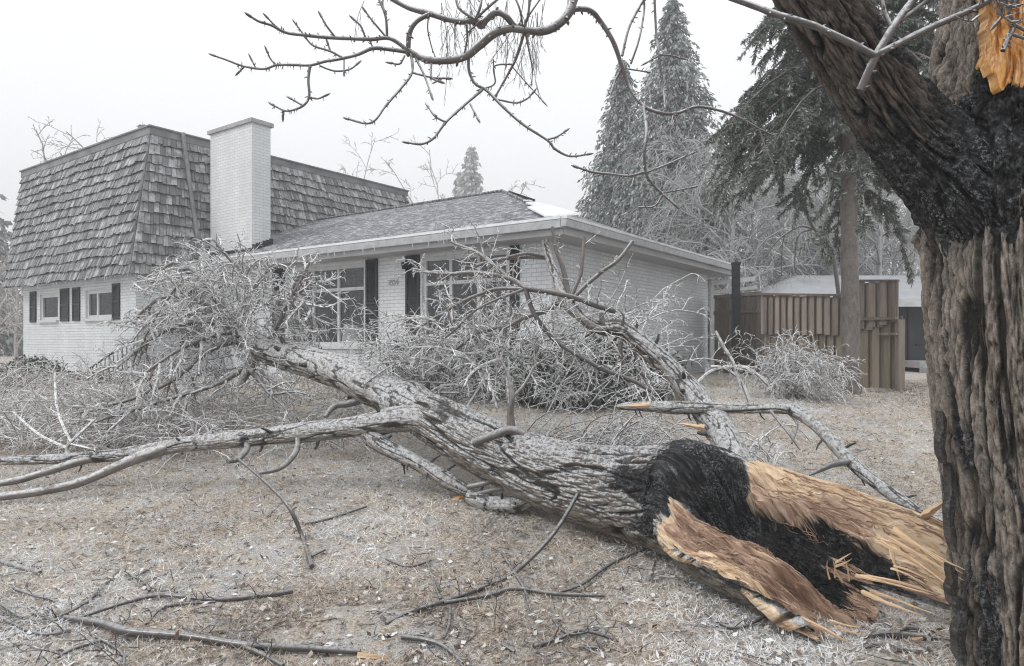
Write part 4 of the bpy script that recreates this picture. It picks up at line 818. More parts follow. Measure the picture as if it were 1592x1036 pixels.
for L in ([(790, 497, 8), (812, 560, 7), (835, 612, 6)], [(345, 405, 14), (358, 500, 13), (350, 580, 13), (355, 660, 12), (380, 705, 12), (420, 745, 11), (465, 785, 9)], [(352, 660, 12), (290, 675, 11), (220, 668, 10), (150, 660, 10), (95, 643, 10)], [(358, 662, 10), (440, 630, 9), (530, 590, 7)], [(412, 742, 9), (480, 730, 8), (530, 720, 7)], [(420, 748, 9), (390, 790, 8), (350, 795, 7)], [(200, 668, 6), (180, 672, 5)],
          [(265, 215, 12), (290, 110, 11), (330, 30, 11), (365, -25, 10)], [(298, 245, 10), (330, 150, 9), (350, 30, 9), (340, -20, 9)], [(388, -30, 11), (395, 120, 11), (405, 210, 11), (422, 335, 9), (428, 400, 7)], [(405, 210, 9), (450, 213, 8), (487, 222, 7)], [(265, 262, 10), (240, 305, 10), (226, 345, 9)], [(288, 265, 8), (350, 275, 6)], [(462, 435, 6), (455, 480, 5), (470, 530, 4)], [(405, 215, 7), (360, 240, 6)]):
    o8(*L)
def o6(*L, Yd=2.7): OB_.append(('twig_branch', Z6(L, Yd)))
o6((-120, -30, 22), (20, 20, 24), (130, 60, 26), (250, 95, 27), (370, 150, 28), (490, 212, 28)); o6((488, 214, 27), (560, 180, 26), (700, 110, 26), (850, 45, 25), (920, 10, 24), (1000, -40, 22)); o6((440, 345, 34), (490, 232, 32), (560, 110, 28), (640, 0, 26), (690, -60, 24)); o6((560, 110, 18), (530, 40, 16), (515, -40, 15)); o6((590, 80, 18), (660, 30, 16), (720, -20, 15))
o6((985, 195, 18), (1003, 150, 16), (1010, 130, 15), (1060, 145, 13), (1110, 160, 12), Yd=2.5); o6((1005, 150, 14), (1030, 100, 14), (1010, 40, 16), (1040, -30, 16), Yd=2.5); o6((1030, 95, 14), (1075, 120, 13), (1130, 150, 12), Yd=2.5); o6((960, -20, 14), (985, 50, 13), (960, 90, 10), Yd=2.5)
def wob(P, R, amp, sd):
    r = np.random.default_rng(sd); n = len(P); return P+(fbm(P*7+sd, 2)[:, None]-.5)*amp*np.array([1, 2.5, 1.])+np.stack([fbm(P*23+sd, 2)-.5, 0*P[:, 0], fbm(P*23+sd+40, 2)-.5], -1)*amp*.6
for k, (nm, L) in enumerate(OB_):
    P, R = trace(L); dd_ = (fbm(P[:, [0, 2, 2]]*1.6+3, 2)-.5)*.5; P = P*(1+dd_/3.1)[:, None]-np.array([0, 0, H])*(dd_/3.1)[:, None]   # natural swing in depth
    P, R = smoothpath(P, R, 6); R = R*(1+.25*(fbm(P*30, 2)-.5)); g = G(); g.tube(P, R, 10 if R.max() > .02 else 7)
    # stubby buds and ice drops along the branch
    rr_ = np.random.default_rng(100+k)
    for q in range(int(len(P)*.38)):
        i = rr_.integers(1, len(P)-1); d = nrm(P[i+1]-P[i]); sd_ = nrm(np.cross(d, rr_.normal(0, 1, 3))); Lb = rr_.uniform(.004, .015)
        g.tube([P[i]+sd_*R[i]*.6, P[i]+sd_*(R[i]*.9+Lb*.6)+d*Lb*.3, P[i]+sd_*(R[i]+Lb)+d*Lb*.7], [R[i]*.35+.001, R[i]*.3+.001, .0012], 4, cap=False)
        if rr_.random() < .5: g.tube([P[i]-UP*R[i]*.7, P[i]-UP*(R[i]+.015*rr_.uniform(.4, 1.3))], [.0022, .0006], 4, cap=False)
    if R.max() < .012:                                       # swollen, snapped tip
        g.tube([P[-1], P[-1]+nrm(P[-1]-P[-2])*.02, P[-1]+nrm(P[-1]-P[-2])*.032], [R[-1]*1.5, R[-1]*1.3, R[-1]*.4], 6)
    g.build('branch', M['over'], stand, True)
RMIN = .0013; T = []; RNG = np.random.default_rng(77)                      # fine hanging twigs
for k in range(46):
    px = RNG.choice([RNG.uniform(685, 735), RNG.uniform(770, 850), RNG.uniform(560, 860)], p=[.3, .5, .2]); py = RNG.uniform(-25, 55)
    grow(T, at(px, py, RNG.uniform(3.4, 4.4)), (RNG.normal(0, .35), RNG.normal(0, .3), -1), RNG.uniform(.15, .4), .0024, 2, droop=.4, wob=.2, kids=4, spread=(15, 40))
for k in range(16):
    grow(T, at(RNG.uniform(980, 1090), RNG.uniform(120, 180), RNG.uniform(3.2, 3.6)), (RNG.normal(0, .5), RNG.normal(0, .3), -1), RNG.uniform(.06, .16), .0022, 1, droop=.2, wob=.3, kids=4)
for k in range(40):
    grow(T, at(RNG.uniform(1520, 1640), RNG.uniform(-60, 30), RNG.uniform(2.4, 2.62)), (RNG.normal(0, 1), RNG.normal(0, .3), RNG.normal(-.3, .6)), RNG.uniform(.05, .14), .005, 1, wob=.35, kids=4)
flush(T).build('fine_twigs', M['over'], stand, kind='stuff'); RMIN = .0048

# ------------------------------------------------------------------ the fallen tree
fall = thing('fallen_tree', 'huge iced tree fallen across the lawn, its hollow charred broken end nearest the standing trunk', 'fallen tree', at(1150, 900, 4.3)*[1, 1, 0])
FL = [(625, 628, 6.75, 56), (680, 655, 6.35, 74), (740, 688, 6.05, 86), (800, 716, 5.8, 94), (860, 739, 5.55, 106), (930, 756, 5.25, 124), (1000, 768, 4.95, 146), (1060, 777, 4.7, 172)]
Pa, Ra = trace(FL); S0 = at(1070, 772, 4.65); S1 = at(1395, 914, 3.42); ax_ = S1-S0; LA = np.linalg.norm(ax_); ax_ = ax_/LA
NB = 6; Pb = np.array([S0+ax_*LA*t for t in np.linspace(.06, 1, NB)]); Rb = np.interp(np.linspace(.06, 1, NB), [0, .25, .6, 1], [.39, .44, .45, .42])
Pt, Rt = smoothpath(np.vstack([Pa, Pb]), np.concatenate([Ra, Rb]), 46); nb_ = (NB)*46
m = len(Pt); Ls = np.concatenate([[0], np.cumsum(np.linalg.norm(np.diff(Pt, axis=0), axis=1))]); i0 = m-1-nb_; s_along = (Ls-Ls[i0])/(Ls[-1]-Ls[i0])
Tt = frames(Pt); tocam = np.array([0, 0, H])-Pt; tocam /= np.linalg.norm(tocam, axis=1)[:, None]
od = tocam*.62+UP*.52; od = od-np.sum(od*Tt, 1)[:, None]*Tt; od /= np.linalg.norm(od, axis=1)[:, None]; ac = np.cross(Tt, od); ac *= np.sign(ac[-1, 0]*1.+1e-9) if ac[-1, 0] != 0 else 1
if ac[-1][2] < 0: ac = -ac
NTH = 400; th = np.arange(NTH)*2*math.pi/NTH-math.pi; ones = np.ones((m, 1)); TH = th[None]*ones; LLg = Ls[:, None]*np.ones((1, NTH)); sg = s_along[:, None]*np.ones((1, NTH)); Rg = Rt[:, None]*np.ones((1, NTH))
thr = 1.38; inn = np.abs(TH) < thr; tau = np.clip(TH/thr, -1, 1)
a_o, o_o = np.sin(TH), np.cos(TH)
rimw = .80; tt_ = np.clip(np.abs(tau)/rimw, 0, 1)
a_i = math.sin(thr)*tau*.98; near = sst(-tau, .35, 1.); tn0 = np.abs(tau)
hole = sst(.48-np.abs(tau-.04-.16*sst(sg, .2, .7))+(fbm(np.stack([TH*3, sg*5, 0*sg+1], -1), 3)-.5)*.25, 0, .16)*(1-sst(sg, .78, .95))
slope = np.where(tau < 0, .34, .46)*np.clip(1-tn0/rimw, 0, 1)**.8
o_i = math.cos(thr)-slope-.50*hole-.22*sst(sg, .78, .95)*np.clip(1-tn0, 0, 1)+.05*(tn0 > rimw)-near*.16; a_i = a_i*(1+.12*near)
nse = fbm(np.stack([TH*2.2, sg*3, 0*sg+7], -1), 4)-.5
wopen = sst(sg+nse*.22, .02, .34)*inn
a_f = a_o*(1-wopen)+a_i*wopen; o_f = o_o*(1-wopen)+o_i*wopen
# ragged length across the section
jag = (fbm(np.stack([a_f*3.3, 0*a_f+2, 0*a_f], -1), 3)-.5)*.55+(fbm(np.stack([a_f*16, 0*a_f+5, np.sign(o_f)*0], -1), 3)-.5)*.62
Lf = 1.0+.34*sst(a_f, .35, .8)-.05*sst(-a_f, .3, .9)+jag*.75-.25*np.exp(-((a_f-.28)/.16)**2)
wig = np.sin(sg*8.5-.4)*.10*sst(-tau, .5, .9)*sst(sg, .05, .2); a_i = a_i-wig; a_f = a_o*(1-wopen)+a_i*wopen; thin = sst(sg, .62, 1.)*.8                                   # walls thin out to splinters
a_ow = np.clip(a_f, -.985, .985); o_out = -np.sqrt(1-a_ow**2)
o_f = np.where(inn, o_f*(1-thin*wopen)+(o_out+.06)*thin*wopen, o_f)
hb = bark_h(np.stack([a_o*Rg, o_o*Rg], -1), LLg, 17., 2.6, 31.); lo = fbm(np.stack([a_o*1.5, o_o*1.5, LLg*1.2], -1)+5, 3)-.5
amp = np.interp(Ls/Ls[-1], [0, .5, 1], [.028, .04, .045])[:, None]
fib = fbm(np.stack([a_f*16, o_f*6, sg*2.6], -1), 4)-.5; blk = fbm(np.stack([a_f*9, sg*11, o_f*5], -1)+3, 5)-.5
pos = Pt[:, None]+ (a_f*Rg)[..., None]*ac[:, None]+(o_f*Rg)[..., None]*od[:, None]
rad_dir = a_o[..., None]*ac[:, None]+o_o[..., None]*od[:, None]
charm = np.clip(sst(sg+nse*.75+(hb-.5)*.25, -.20, .06)*sst(np.cos(TH)+nse*1.2, -.2, .3), 0, 1)*(~inn | (wopen < .5))
pos = pos+rad_dir*(((hb-.55)*amp+lo*.05*Rg)*(1-wopen))[..., None]+od[:, None]*(wopen*(fib*.14+blk*.13+(fbm(np.stack([a_f*40, o_f*12, sg*6], -1), 3)-.5)*.035)*(1-.5*(np.abs(tau) > rimw)))[..., None]
ext = np.where(sg > 0, sg*(Lf-1), 0)*LA; pos = pos+Tt[:, None]*ext[..., None]
# wavy sag of the long slabs
wv = np.sin(sg*6.0+a_f*2)*.02*sst(sg, .3, 1); pos = pos+od[:, None]*wv[..., None]
gzv = gz(pos[..., 0], pos[..., 1]); pos[..., 2] = np.maximum(pos[..., 2], gzv-.03)
Cg = np.zeros((m, NTH, 4)); Cg[..., 3] = 1; cn = fbm(np.stack([a_f*3, sg*5, 0*sg+3], -1), 4)-.5
tn = np.abs(tau)
ci = np.clip(hole*1.1+.5*cn*hole, 0, 1)
ci = np.maximum(ci, 1-np.where(tau > 0, sst(sg+cn*.35, .04+.30*(1-sst(tau, .25, .75)), .14+.30*(1-sst(tau, .25, .75))), sst(sg+cn*.35, .12, .22)))
Cg[..., 0] = np.where(wopen > .25, ci, charm)
Cg[..., 1] = np.where(wopen > .4, 1-ci, 0)
Cg[..., 2] = np.where(wopen > .4, np.where(wopen*(1-ci) > .5, np.where((tn > rimw*.97) | (tau > .70+cn*.6), .9, .3), .2+.6*(1-sst(sg+cn*.3, .25, .5))), hb)
out_end = (~inn)*sst(sg*Lf+fib*.3, 1.08, 1.2); Cg[..., 1] = np.maximum(Cg[..., 1], out_end*.9)
Ug = np.stack([TH*Rg, LLg+ext, 0*TH], -1)
ii = np.arange(m-1)[:, None]*NTH; jj = np.arange(NTH)[None]; kk = (jj+1) % NTH; F = np.stack([ii+jj, ii+kk, ii+NTH+kk, ii+NTH+jj], -1).reshape(-1, 4)
g = G(); g.add(pos.reshape(-1, 3), F, Ug.reshape(-1, 3), Cg.reshape(-1, 4)); g.build('trunk', M['hero'], fall, True)
# torn fibres along the inside of the hollow
rf = np.random.default_rng(17); g = G(); gd_ = G()
for k in range(900):
    j = int(rf.uniform(-thr*.97, thr*.97)/(2*math.pi)*NTH+NTH/2); t0 = rf.uniform(.12, .95); i = int(i0+(m-1-i0)*t0); n_ = int(rf.uniform(10, 46)); i1 = min(m-1, i+n_)
    if i1-i < 6 or wopen[i, j] < .7: continue
    q = np.arange(i, i1, 3); jd = (j+np.round(np.cumsum(rf.normal(0, .45, len(q)))).astype(int)) % NTH
    lift = np.abs(rf.normal(.006, .012))*np.linspace(.2, 1, len(q))**1.5; pp_ = pos[q, jd]+od[q]*(lift+.002)[:, None]+rf.normal(0, .003, (len(q), 3)); pp_[:, 2] = np.maximum(pp_[:, 2], gz(pp_[:, 0], pp_[:, 1])+.01)
    g_ = gd_ if Cg[i, j, 0] > .5 else g; g_.tube(pp_, rf.uniform(.0015, .005)*np.linspace(1, .25, len(q)), 4, cap=False); g_.c[-1] = np.tile((1., 0, .2, 1) if g_ is gd_ else (0, 1., .3, 1), (len(g_.v[-1]), 1))
g.build('wood_fibres', M['hero'], fall, kind='stuff'); gd_.build('charred_fibres', M['hero'], fall, kind='stuff')
# splinters standing off the broken end
def splinter(a, b, wd, th_, name='splinter', mat='wood', bend=.0):
    a, b = A3(a), A3(b); d = b-a; L = np.linalg.norm(d); d = d/L; s = nrm(np.cross(d, [0, -.6, .8])); n = np.cross(s, d); g = G(); N = 9; A = []
    sd0 = random.random()*50
    for i in range(N):
        t = i/(N-1); c = a+d*L*t+n*bend*math.sin(t*3.1)*L; w_ = wd*.72*(1-t**1.1)*.5*(1+.7*(vn(np.array([t*6+sd0, 0, 0]))-.5))+.001; h_ = th_*(1-t**1.3)*.5+.0008
        o_ = s*(vn(np.array([t*7+sd0, 3, 0]))-.5)*wd*.25
        A.append([c+o_-s*w_-n*h_, c+o_+s*w_-n*h_*.7, c+o_+s*w_*.8+n*h_, c+o_-s*w_*.9+n*h_*.8])
    A = np.array(A); i = np.arange(N-1)[:, None]*4; j = np.arange(4)[None]; k = (j+1) % 4; u = np.zeros((N, 4, 3)); u[..., 0] = np.array([0, wd, wd+th_, 2*wd]); u[..., 1] = np.linspace(0, L, N)[:, None]
    g.add(A.reshape(-1, 3), np.stack([i+j, i+k, i+4+k, i+4+j], -1).reshape(-1, 4), u.reshape(-1, 3)); g.add(A[0], [[3, 2, 1, 0]])
    return g.build(name, M[mat], fall)
for (p, q, w_, t_) in (((1390, 820, 3.25), (1500, 886, 2.98), .05, .03), ((1380, 835, 3.25), (1499, 903, 2.98), .05, .03), ((1360, 840, 3.3), (1475, 885, 3.05), .04, .02), ((1300, 880, 3.6), (1325, 868, 3.5), .05, .03), ((1385, 855, 3.4), (1400, 905, 3.3), .05, .04),
                       ((1310, 905, 3.5), (1295, 868, 3.42), .035, .02), ((1290, 900, 3.5), (1286, 872, 3.45), .025, .015), ((1340, 920, 3.45), (1435, 958, 3.15), .06, .03), ((1330, 895, 3.45), (1452, 925, 3.15), .05, .03), ((1240, 960, 3.55), (1330, 1006, 3.38), .06, .035), ((1290, 965, 3.45), (1335, 975, 3.36), .04, .03), ((1390, 880, 3.3), (1450, 905, 3.15), .04, .025)):
    for rep in range(2):
        jx, jy = random.uniform(-14, 14)*(rep > 0), random.uniform(-9, 9)*(rep > 0)
        splinter(at(p[0]+jx, p[1]+jy, p[2]), at(q[0]+jx*1.6, q[1]+jy*1.6, q[2]), w_*random.uniform(.2, .55), t_*random.uniform(.25, .5), bend=random.uniform(-.06, .06))
splinter(at(1436, 803, 3.6), at(1482, 770, 3.25), .04, .03)
splinter(at(1095, 665, 4.9), at(1050, 658, 4.95), .05, .03); splinter(at(700, 781, 6.0), at(738, 764, 5.95), .07, .04, mat='orange')
# limbs and branches
FB_ = []; RNGK = np.random.default_rng(55)
def limb(name, L, mat='limb', k=8, jit=.18, n=16, twig=None, off=0.03):
    P, R = trace(L); P, R = smoothpath(P, R, k); R = R*(1+.16*(fbm(P*4.5+len(FB_), 3)-.5)); P = P+(np.stack([fbm(P*2.3+i*9, 2) for i in range(3)], -1)-.5)*off
    if n >= 20:                                              # big limbs get real bark relief and knots
        kn = RNGK.integers(4, len(P)-4, 7)
        for q in kn: R = R*(1+.10*np.exp(-((np.arange(len(P))-q)/3.)**2))
        Pd, Rd = smoothpath(P, R, 5); V_, F_, U_, C_ = trunk_grid(Pd, Rd, 150, (.005 if R.max() < .14 else .011), 5.+len(FB_), 30., 5., (0, -1, .3), None, .08)
        g = G(); g.add(V_.reshape(-1, 3), F_, U_.reshape(-1, 3), C_.reshape(-1, 4))
        for q in range(16):                                 # snapped twig stubs
            i = RNGK.integers(3, len(P)-3); d_ = nrm(P[i+1]-P[i]); s_ = nrm(np.cross(d_, RNGK.normal(0, 1, 3))); Lb = RNGK.uniform(.03, .10)
            g.tube([P[i]+s_*R[i]*.7, P[i]+s_*(R[i]+Lb*.5)+d_*Lb*.2, P[i]+s_*(R[i]+Lb)+d_*Lb*.5], [R[i]*.22, R[i]*.15, R[i]*.10], 7); g.c[-1][:] = 0
        o = g.build(name, M['limb_hero'], fall, True)
    else: g = G(); g.tube(P, R, n, jit=jit); o = g.build(name, M[mat], fall, True)
    FB_.append((P, R)); return P, R
lA = limb('limb', [(720, 672, 6.2, 60), (680, 652, 6.4, 66), (612, 619, 6.8, 60), (540, 584, 7.3, 54), (470, 560, 7.8, 46), (420, 547, 8.2, 36), (376, 521, 8.6, 28), (350, 500, 8.8, 16)], k=14, n=28)
lB = limb('limb', [(745, 695, 6.0, 44), (690, 668, 6.25, 46), (640, 650, 6.3, 38), (560, 662, 6.3, 31), (480, 671, 6.35, 28), (400, 680, 6.4, 26), (300, 689, 6.4, 24), (245, 698, 6.4, 22), (190, 707, 6.4, 19), (100, 714, 6.4, 15), (0, 718, 6.4, 13), (-90, 722, 6.4, 11)], k=10, n=20)
limb('branch', [(262, 696, 6.38, 18), (215, 712, 6.3, 18), (180, 727, 6.2, 16), (120, 752, 6.1, 14), (60, 765, 6.0, 13), (-30, 775, 5.95, 12)], n=12); limb('branch', [(150, 712, 6.4, 13), (110, 722, 6.3, 13), (70, 735, 6.2, 12), (30, 747, 6.15, 11), (-30, 756, 6.1, 10)], n=12)
limb('branch', [(462, 678, 6.3, 9), (460, 698, 6.2, 9), (448, 716, 6.1, 9), (430, 729, 6.0, 8), (402, 735, 5.95, 6)], 'branch'); limb('branch', [(386, 684, 6.4, 10), (384, 698, 6.3, 10), (372, 712, 6.2, 9), (355, 716, 6.1, 7)], 'branch'); limb('branch', [(560, 622, 7.1, 14), (540, 628, 7.1, 12), (520, 632, 7.1, 11), (505, 648, 7.0, 6)], 'branch'); limb('branch', [(398, 558, 8.3, 16), (382, 580, 8.1, 14), (372, 602, 8.0, 9)], 'branch')
limb('branch', [(565, 672, 6.3, 14), (580, 684, 6.25, 18), (650, 722, 6.1, 21), (700, 750, 6.0, 21), (737, 770, 5.95, 19)], 'limb', n=20); limb('branch', [(728, 772, 5.9, 22), (770, 785, 5.8, 25), (805, 783, 5.7, 26), (835, 768, 5.6, 28), (850, 745, 5.55, 26)], 'limb', n=20); limb('branch', [(728, 758, 5.85, 9), (755, 752, 5.8, 8), (790, 740, 5.8, 8)], 'branch'); limb('branch', [(738, 770, 5.85, 8), (775, 762, 5.75, 7), (815, 762, 5.6, 8)], 'branch')
limb('branch', [(735, 690, 5.7, 13), (765, 678, 5.7, 13), (793, 668, 5.7, 14), (815, 675, 5.7, 14)], 'branch'); limb('branch', [(795, 668, 5.75, 14), (795, 640, 5.75, 11), (797, 615, 5.75, 9), (790, 585, 5.8, 6), (778, 560, 5.85, 4)], 'branch'); limb('branch', [(797, 618, 5.75, 7), (815, 598, 5.8, 5), (830, 570, 5.85, 4)], 'branch'); limb('branch', [(640, 618, 6.5, 16), (655, 607, 6.5, 13)], 'branch')
lC = limb('limb', [(1150, 730, 5.2, 46), (1125, 680, 5.6, 46), (1095, 638, 5.9, 41), (1060, 595, 6.1, 37), (1010, 546, 6.2, 33), (965, 511, 6.3, 28), (938, 508, 6.35, 26), (905, 490, 6.4, 22), (880, 468, 6.5, 19), (866, 432, 6.6, 15), (852, 398, 6.7, 11), (846, 372, 6.7, 7)], k=10, n=20)
lH = limb('limb', [(958, 632, 5.9, 9), (1000, 632, 5.85, 15), (1060, 634, 5.8, 18), (1150, 636, 5.7, 15), (1222, 636, 5.6, 17), (1238, 640, 5.55, 19), (1275, 668, 5.35, 19), (1320, 714, 5.1, 20), (1370, 755, 4.8, 20), (1432, 800, 4.45, 17), (1470, 830, 4.2, 14)], 'branch', k=8, n=20)
splinter(at(1010, 630, 5.8), at(958, 632, 5.8), .05, .03)
limb('branch', [(1318, 718, 5.05, 11), (1290, 724, 4.9, 10), (1258, 740, 4.8, 3)], 'branch_dark'); limb('branch', [(1200, 640, 5.6, 5), (1225, 672, 5.4, 4), (1245, 700, 5.3, 3)], 'branch'); limb('branch', [(1225, 640, 5.6, 5), (1240, 660, 5.5, 4), (1232, 690, 5.4, 3)], 'branch')
up_ = [[(884, 466, 6.5, 10), (878, 420, 6.5, 8), (866, 385, 6.5, 7), (860, 352, 6.5, 5)], [(886, 464, 6.5, 8), (902, 430, 6.5, 7), (905, 408, 6.5, 6), (908, 368, 6.5, 5)], [(892, 462, 6.5, 8), (930, 425, 6.45, 7), (958, 405, 6.4, 6), (982, 376, 6.4, 6)], [(850, 398, 6.7, 7), (820, 394, 6.7, 6), (790, 398, 6.7, 5)], [(940, 508, 6.3, 10), (935, 490, 6.3, 8), (936, 484, 6.3, 6)],
       [(956, 482, 6.3, 9), (930, 475, 6.3, 9), (890, 462, 6.35, 9), (815, 447, 6.5, 8)], [(815, 447, 6.5, 8), (832, 492, 6.45, 8), (860, 528, 6.4, 8), (920, 562, 6.2, 7), (985, 592, 6.1, 7), (1022, 615, 6.0, 6)], [(880, 470, 6.5, 12), (850, 482, 6.5, 10), (820, 490, 6.5, 8), (790, 505, 6.6, 6)], [(965, 520, 6.2, 7), (966, 545, 6.2, 7), (968, 565, 6.2, 6)], [(985, 530, 6.2, 8), (990, 560, 6.2, 7), (992, 575, 6.1, 6), (1012, 592, 6.1, 5)], [(965, 508, 6.25, 6), (968, 490, 6.2, 4), (960, 480, 6.2, 3)],
       [(815, 447, 6.5, 8), (790, 432, 6.6, 8), (740, 425, 6.8, 7), (690, 428, 7.0, 6), (640, 418, 7.2, 5)], [(815, 447, 6.5, 7), (760, 452, 6.7, 6), (690, 485, 6.9, 5), (640, 520, 7.0, 4)], [(790, 432, 6.6, 6), (745, 395, 6.8, 6), (700, 378, 7.0, 4)], [(850, 400, 6.7, 6), (780, 402, 6.8, 6), (740, 415, 6.9, 4)], [(815, 447, 6.5, 5), (740, 480, 6.6, 4), (680, 535, 6.8, 3), (600, 560, 7., 2)], [(790, 505, 6.6, 7), (740, 520, 6.8, 6), (690, 560, 7, 4)]]
ctw = []
for L in up_: ctw.append(limb('branch', L, 'branch_dark' if L[0][3] == 9 or L[1][1] == 492 else 'branch', k=5, n=7, off=.06))
# branches of the crown at the far end of the trunk
atw = []
for L in ([(372, 520, 8.6, 16), (345, 495, 8.6, 10), (300, 468, 8.6, 8), (250, 462, 8.5, 6), (205, 500, 8.4, 4)], [(378, 518, 8.6, 12), (385, 470, 8.7, 9), (378, 425, 8.8, 7), (345, 392, 8.8, 5), (330, 370, 8.8, 3)], [(410, 545, 8.2, 8), (430, 510, 8.1, 7), (455, 455, 8.0, 6), (480, 408, 8.0, 4)], [(370, 528, 8.5, 14), (330, 545, 8.2, 9), (270, 590, 7.9, 7), (190, 625, 7.6, 5), (120, 640, 7.5, 3)], [(395, 560, 8.2, 12), (340, 598, 8.0, 8), (250, 625, 7.7, 6), (150, 655, 7.4, 4)], [(360, 505, 8.7, 10), (320, 440, 8.9, 7), (270, 410, 9, 5), (235, 440, 9, 4)], [(455, 455, 8.0, 5), (480, 480, 7.9, 4), (495, 515, 7.8, 3)], [(440, 480, 8.0, 5), (470, 450, 8.0, 4), (490, 440, 7.9, 3)], [(360, 505, 8.7, 10), (340, 450, 9.1, 7), (318, 400, 9.3, 5), (300, 385, 9.3, 3)], [(372, 515, 8.5, 9), (400, 440, 8.6, 6), (430, 410, 8.6, 4)], [(350, 505, 8.6, 9), (290, 500, 8.3, 7), (230, 530, 8.1, 5), (180, 575, 8.0, 3)], [(360, 515, 8.4, 9), (310, 530, 8.1, 7), (250, 560, 7.8, 5), (200, 600, 7.6, 3)], [(385, 575, 8.1, 10), (420, 610, 7.8, 6), (450, 640, 7.5, 3)], [(380, 500, 8.5, 8), (420, 470, 8.2, 6), (470, 490, 7.9, 4)], [(355, 500, 8.6, 8), (300, 430, 8.5, 6), (250, 480, 8.2, 4), (215, 545, 8., 3)]):
    atw.append(limb('branch', L, 'branch', k=5, n=7, off=.08))
RNG = np.random.default_rng(11); RMIN = .0038; T = []
for P, R in atw: path_twigs(T, P, R, .09, .44, .016, 2, t0=.12, droop=.14, wob=.26, kids=6, ratio=.45)
for k in range(210):
    e = RNG.normal(0, 1, 3); e /= np.linalg.norm(e); e *= RNG.random()**.45; px = 365+e[0]*115; py = 500+e[2]*95; p = at(px, py, 8.5+e[1]*.7); p[2] = max(p[2], gz(p[0], p[1])+.05)
    grow(T, p, (e[0]+RNG.normal(0, .5), e[1]+RNG.normal(0, .4), -e[2]*.7+RNG.normal(.15, .5)), RNG.uniform(.3, .65), .010, 2, droop=.2, wob=.25, kids=7, ratio=.45)
flush(T, 1).build('twigs', M['twig'], fall, kind='stuff')
T = []
for i, (P, R) in enumerate(ctw): path_twigs(T, P, R, .16 if i < 5 else .07, .16 if i < 5 else .34, .006, 1 if i < 5 else 2, t0=.08, droop=.05 if i < 5 else .22, wob=.3, kids=5, ratio=.42)
P, R = lC; path_twigs(T, P, R, .22, .22, .008, 1, t0=.3, wob=.3)
flush(T, 1).build('twigs', M['twig'], fall, kind='stuff')
T = []                                                       # brush pinned between trunk and house
for k in range(135):
    e = RNG.normal(0, 1, 3); e /= np.linalg.norm(e); e *= RNG.random()**.45; px = 735+e[0]*125; py = 545+e[2]*75; p = at(px, py, 7.2+e[1]*.7)
    grow(T, p, (e[0]-.4+RNG.normal(0, .5), e[1]+RNG.normal(0, .4), -e[2]*.5+RNG.normal(.1, .4)), RNG.uniform(.3, .6), .014, 2, droop=.2, wob=.22, kids=6, ratio=.45)
for k in range(170):
    px = RNG.uniform(590, 1010); py = RNG.uniform(500, 660); Yd = RNG.uniform(6.6, 9.0)
    p = at(px, min(py, 655), Yd); p[2] = max(p[2], gz(p[0], p[1])+.03)
    if px > 780: d = (RNG.uniform(.2, 1.2), RNG.normal(0, .5), RNG.uniform(.3, 1.1))
    else: d = (RNG.normal(-.2, .9), RNG.normal(0, .6), RNG.uniform(-.1, .9))
    grow(T, p, d, RNG.uniform(.45, 1.0), .008, 2, droop=.25, wob=.2, kids=6, ratio=.42)
for k in range(130):                                          # long sprung canes right behind the trunk
    px = RNG.uniform(800, 1000); p = at(px, 690, RNG.uniform(6.1, 7.4)); p[2] = gz(p[0], p[1])+.05
    grow(T, p, (RNG.uniform(.1, 1.1), RNG.normal(.1, .3), RNG.uniform(.3, .9)), RNG.uniform(.6, 1.25), .009, 1, droop=.45, wob=.1, kids=6, ratio=.28, segs=6)
flush(T, 1).build('twigs', M['twig'], fall, kind='stuff')
T = []                                                       # arched canes by the right limb
for k in range(48):
    px = RNG.uniform(1060, 1200); p = at(px, 640, RNG.uniform(6.0, 6.8)); p[2] = gz(p[0], p[1])+RNG.uniform(.05, .3)
    grow(T, p, (RNG.normal(.1, .8), RNG.normal(.1, .3), RNG.uniform(.3, 1.0)), RNG.uniform(.35, .75), .009, 1, droop=.7, wob=.2, kids=6, ratio=.4, segs=6)
for L in ([(1150, 600, 6.2, 7), (1140, 565, 6.2, 6), (1125, 540, 6.2, 6), (1112, 515, 6.2, 5)], [(1165, 625, 6.2, 6), (1150, 590, 6.2, 5), (1125, 572, 6.2, 4), (1105, 570, 6.2, 4)], [(1080, 600, 6.2, 6), (1110, 575, 6.2, 5), (1160, 572, 6.2, 5), (1195, 600, 6.2, 4)]):
    P, R = smoothpath(*trace(L), 5); T.append((P, R, 6)); path_twigs(T, P, R, .1, .1, .005, 1)
flush(T, 1).build('twigs', M['twig'], fall, kind='stuff')
T = []                                                       # crushed crown on the lawn at the left
for k in range(760):
    px = RNG.uniform(-40, 600) if k % 3 else RNG.uniform(-40, 330); py = RNG.uniform(588, 712); p = gp(px, max(py, 594), .05); p[2] += RNG.uniform(0, .3)
    grow(T, p, (RNG.normal(-.3, .9), RNG.normal(0, .5), RNG.uniform(-.05, .6)), RNG.uniform(.4, .95), .0075, 2, droop=.3, wob=.25, kids=5, ratio=.42)
for L in ([(105, 712, 6.4, 8), (105, 695, 6.4, 6), (118, 680, 6.4, 5), (150, 650, 6.5, 4)], [(105, 697, 6.4, 5), (60, 675, 6.5, 4), (20, 640, 6.6, 3)], [(112, 690, 6.4, 4), (90, 640, 6.6, 4), (85, 580, 6.8, 3)], [(108, 690, 6.4, 5), (150, 700, 6.3, 3)]):
    P, R = smoothpath(*trace(L), 5); T.append((P, R, 6)); path_twigs(T, P, R, .12, .16, .005, 1)
flush(T[:len(T)//2], 1).build('twigs', M['twig_brown'], fall, kind='stuff'); flush(T[len(T)//2:], 1).build('twigs', M['twig'], fall, kind='stuff')
